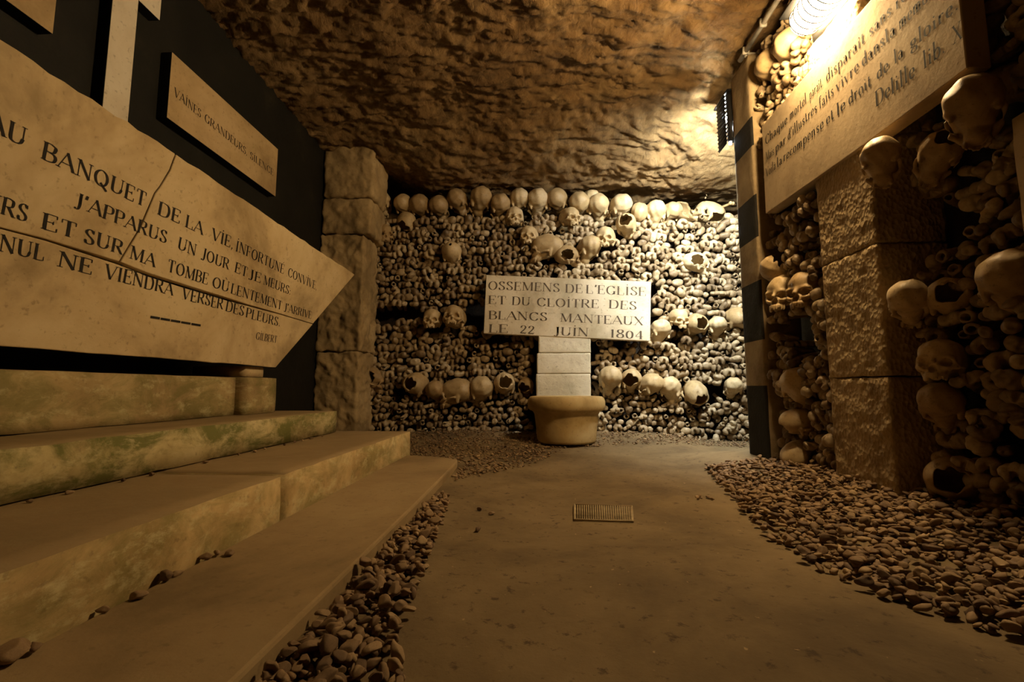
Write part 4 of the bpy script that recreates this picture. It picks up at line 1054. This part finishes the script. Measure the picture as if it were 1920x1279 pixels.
tag(merged('packed_bones', rest, FAR, M_BONE), 'countless brown bone ends stacked to form the back wall', 'bones', None, 'stuff')
# one whole bone lying on top at the right end
def long_bone_mesh():
    F = Field((-0.045, -0.035, -0.17), (0.045, 0.035, 0.17), 0.004)
    F.add(F.cap((0, 0, -0.12), (0, 0, 0.12), 0.012), 0.004)
    for s in (-1, 1):
        F.add(F.ell((0.014, 0, s * 0.138), (0.017, 0.019, 0.02)), 0.012); F.add(F.ell((-0.014, 0, s * 0.138), (0.015, 0.019, 0.02)), 0.012)
    return mesh_quads('long_bone', *F.mesh(), M_SKULL)
a, b_ = hY(1336, 396, 3.42), hY(1370, 382, 3.25)
lb = link('long_bone', long_bone_mesh()); d = (b_ - a).normalized()
lb.matrix_world = Matrix.Translation((a + b_) / 2) @ d.to_track_quat('Z', 'Y').to_matrix().to_4x4() @ Matrix.Scale(0.72, 4)
tag(lb, 'loose whole bone lying across the top row at its right end', 'bone')

# ------------------------------------------------------------------ gravel
def pebble(seed, sub):
    bm = bmesh.new(); bmesh.ops.create_icosphere(bm, subdivisions=sub, radius=0.5)
    r_ = random.Random(seed); planes = [(V((r_.gauss(0, 1), r_.gauss(0, 1), r_.gauss(0, 1))).normalized(), r_.uniform(.22, .38)) for _ in range(10)]
    off = V((seed * 5.1, 2, seed)); s = V((1.0, r_.uniform(.6, .85), r_.uniform(.42, .65)))
    for v in bm.verts:
        p = v.co.copy()
        for n_, d_ in planes:
            e = p.dot(n_) - d_
            if e > 0: p -= n_ * e * 0.96
        p *= 1 + 0.22 * mn.noise(p * 2.2 + off)
        v.co = V((p.x * s.x, p.y * s.y, p.z * s.z)) * 1.0
    bm.verts.ensure_lookup_table()
    vv = np.array([v.co[:] for v in bm.verts]); ff = np.array([[v.index for v in f.verts] for f in bm.faces]); bm.free()
    return vv, ff
PN = [mesh_quads('pebble', *pebble(s, 3), M_PEBBLE) for s in range(6)]
PF = [pebble(20 + s, 2) for s in range(5)]
peb = []
def inside(poly, x, y):
    c = False; n = len(poly)
    for i in range(n):
        (x0, y0), (x1, y1) = poly[i], poly[i - 1]
        if (y0 > y) != (y1 > y) and x < (x1 - x0) * (y - y0) / (y1 - y0) + x0: c = not c
    return c
def scatter(poly, n, smin, smax, zone, lift=0.3, edge=None):
    xs = [p[0] for p in poly]; ys = [p[1] for p in poly]; k = 0; tries = 0
    while k < n and tries < n * 30:
        tries += 1
        x, y = rnd.uniform(min(xs), max(xs)), rnd.uniform(min(ys), max(ys))
        if not inside(poly, x, y): continue
        if edge and rnd.random() > edge(x, y): continue
        s = rnd.uniform(smin, smax) * (1 if rnd.random() < .85 else 1.25)
        zz = floor_pt(x, y)[2] + s * rnd.uniform(.12, lift)
        m_ = Matrix.Translation((x, y, zz)) @ Euler((rnd.gauss(0, .35), rnd.gauss(0, .35), rnd.uniform(0, 6.3))).to_matrix().to_4x4() @ Matrix.Scale(s, 4)
        c = V((x, y, zz)); peb.append((s / (c - CAM).length if seen(c, 5) else 0, m_, zone)); k += 1
# strip beside the lowest slab
scatter([(-.318, .40), (-.15, .40), (-.165, .60), (-.205, .77), (-.224, .95), (-.262, 1.34), (-.292, 1.52), (-.325, 1.52)], 900, .017, .030, 'strip', .85,
        lambda x, y: 0.25 + 0.75 * (1 - sm(0.3, 1.0, (x + .318) / max(.03, (.17 - .11 * (y - .4))))) * (0.35 if (.62 < y < .72 and x > -.27) else 1))
# foot of the middle step and end of the slab
scatter([(-.632, 1.19), (-.622, 1.19), (-.60, 1.5), (-.56, 1.75), (-.50, 2.0), (-.44, 2.25), (-.632, 2.30)], 230, .014, .026, 'step', .6)
scatter([(-.63, 2.33), (-.40, 2.22), (-.33, 2.14), (-.335, 1.62), (-.28, 1.84), (-.02, 2.22), (.16, 2.78), (.02, 2.88), (0.0, 3.0), (-.6, 3.25), (-1.0, 3.1), (-.9, 2.38)], 1900, .011, .021, 'back', .7)
scatter([(.0, 3.10), (.16, 2.74), (.36, 2.80), (.7, 2.86), (1.5, 2.9), (1.7, 3.25), (-1.1, 3.25)], 1100, .011, .020, 'back', .7)
# heap along the right wall
scatter([(.735, 2.12), (.70, 1.95), (.613, 1.52), (.555, 1.2), (.548, 1.01), (.59, .85), (.658, .75), (.70, .55), (1.12, .55), (1.12, 2.06)], 3600, .016, .032, 'heap', .75,
        lambda x, y: 0.45 + 0.55 * sm(0.0, 0.05, x - (.56 + .12 * abs(y - 1.05))))
scatter([(.58, 1.62), (.52, 1.62), (.50, 1.56), (.58, 1.56)], 9, .012, .022, 'heap', .3)
PL = {'strip': ('brown flint pebble in the strip along the lowest flat slab', 'pebbles along the lowest slab'),
      'step': ('pebble lying at the foot of the middle stone step', 'pebbles at the foot of the middle step'),
      'heap': ('brown pebble in the heap along the foot of the right bone wall', 'pebbles along the right wall'),
      'back': ('fine gravel stone before the back wall of bones', 'gravel before the back wall')}
peb.sort(key=lambda t: -t[0])
prest = []
for i, (s_, m_, zone) in enumerate(peb):
    if i < 286:
        o = link('pebble', PN[i % 6]); o.matrix_world = m_
        tag(o, PL[zone][0], 'pebble', PL[zone][1])
    else: prest.append((i % 5, m_))
tag(merged('gravel', prest, PF, M_PEBBLE), 'brown gravel spread along both sides of the earth path', 'gravel', None, 'stuff')
def lone(px, py, z0, s, label, i=0, name='pebble', flat=0.0):
    c = hZ(px, py, z0)
    if z0 < 0.02: c.z = floor_pt(c.x, c.y)[2]
    o = link(name, PN[i % 6])
    o.matrix_world = Matrix.Translation((c.x, c.y, c.z + s * .24)) @ Matrix.Rotation(i * 1.3, 4, 'Z') @ Matrix.Scale(s, 4)
    tag(o, label, 'pebble')
lone(896, 997, 0, .024, 'largest of three loose stones on the bare path, nearest the viewer', 1)
lone(899, 958, 0, .020, 'thin loose stone on the bare path, left of two close together', 2)
lone(922, 966, 0, .020, 'loose stone on the bare path, right of two close together', 3)
lone(384, 1050, .04, .026, 'upright stone in a pile of three at the foot of the near step block', 0)
lone(407, 1042, .04, .024, 'middle stone in a pile of three at the foot of the near step block', 4)
lone(431, 1042, .04, .026, 'rightmost stone in a pile of three at the foot of the near step block', 5)
lone(309, 1090, .04, .032, 'reddish stone leaning on the near step block, largest of a pair', 2)
lone(333, 1080, .04, .020, 'small grey stone beside a reddish one at the near step block', 1)
lone(259, 1124, .04, .026, 'single dark stone alone before the near step block', 3)
lone(191, 1150, .04, .020, 'small dark stone low on the left slab, left of the single dark one', 0)
lone(66, 1222, .04, .026, 'dark stone in the bottom left corner, right of a larger one', 4)
lone(20, 1240, .04, .052, 'large dark stone in the bottom left corner of the slab', 5)
lone(284, 893, .147, .018, 'dark chip lying at the foot of the mossy step', 2)
for i, (x, y) in enumerate([(55, 944), (130, 928), (230, 910), (385, 869), (447, 858), (478, 851), (496, 848), (533, 837), (552, 833), (567, 829), (583, 825), (604, 820)]):
    c = hX(x, y, -0.945); s = .017
    o = link('pebble', PN[i % 6]); o.matrix_world = Matrix.Translation((-0.945, c.y, .146 + s * .28)) @ Matrix.Rotation(i * 1.3, 4, 'Z') @ Matrix.Scale(s * rnd.uniform(.8, 1.3), 4)
    tag(o, 'small pebble in the line along the foot of the mossy step', 'pebble', 'pebbles along the foot of the mossy step')
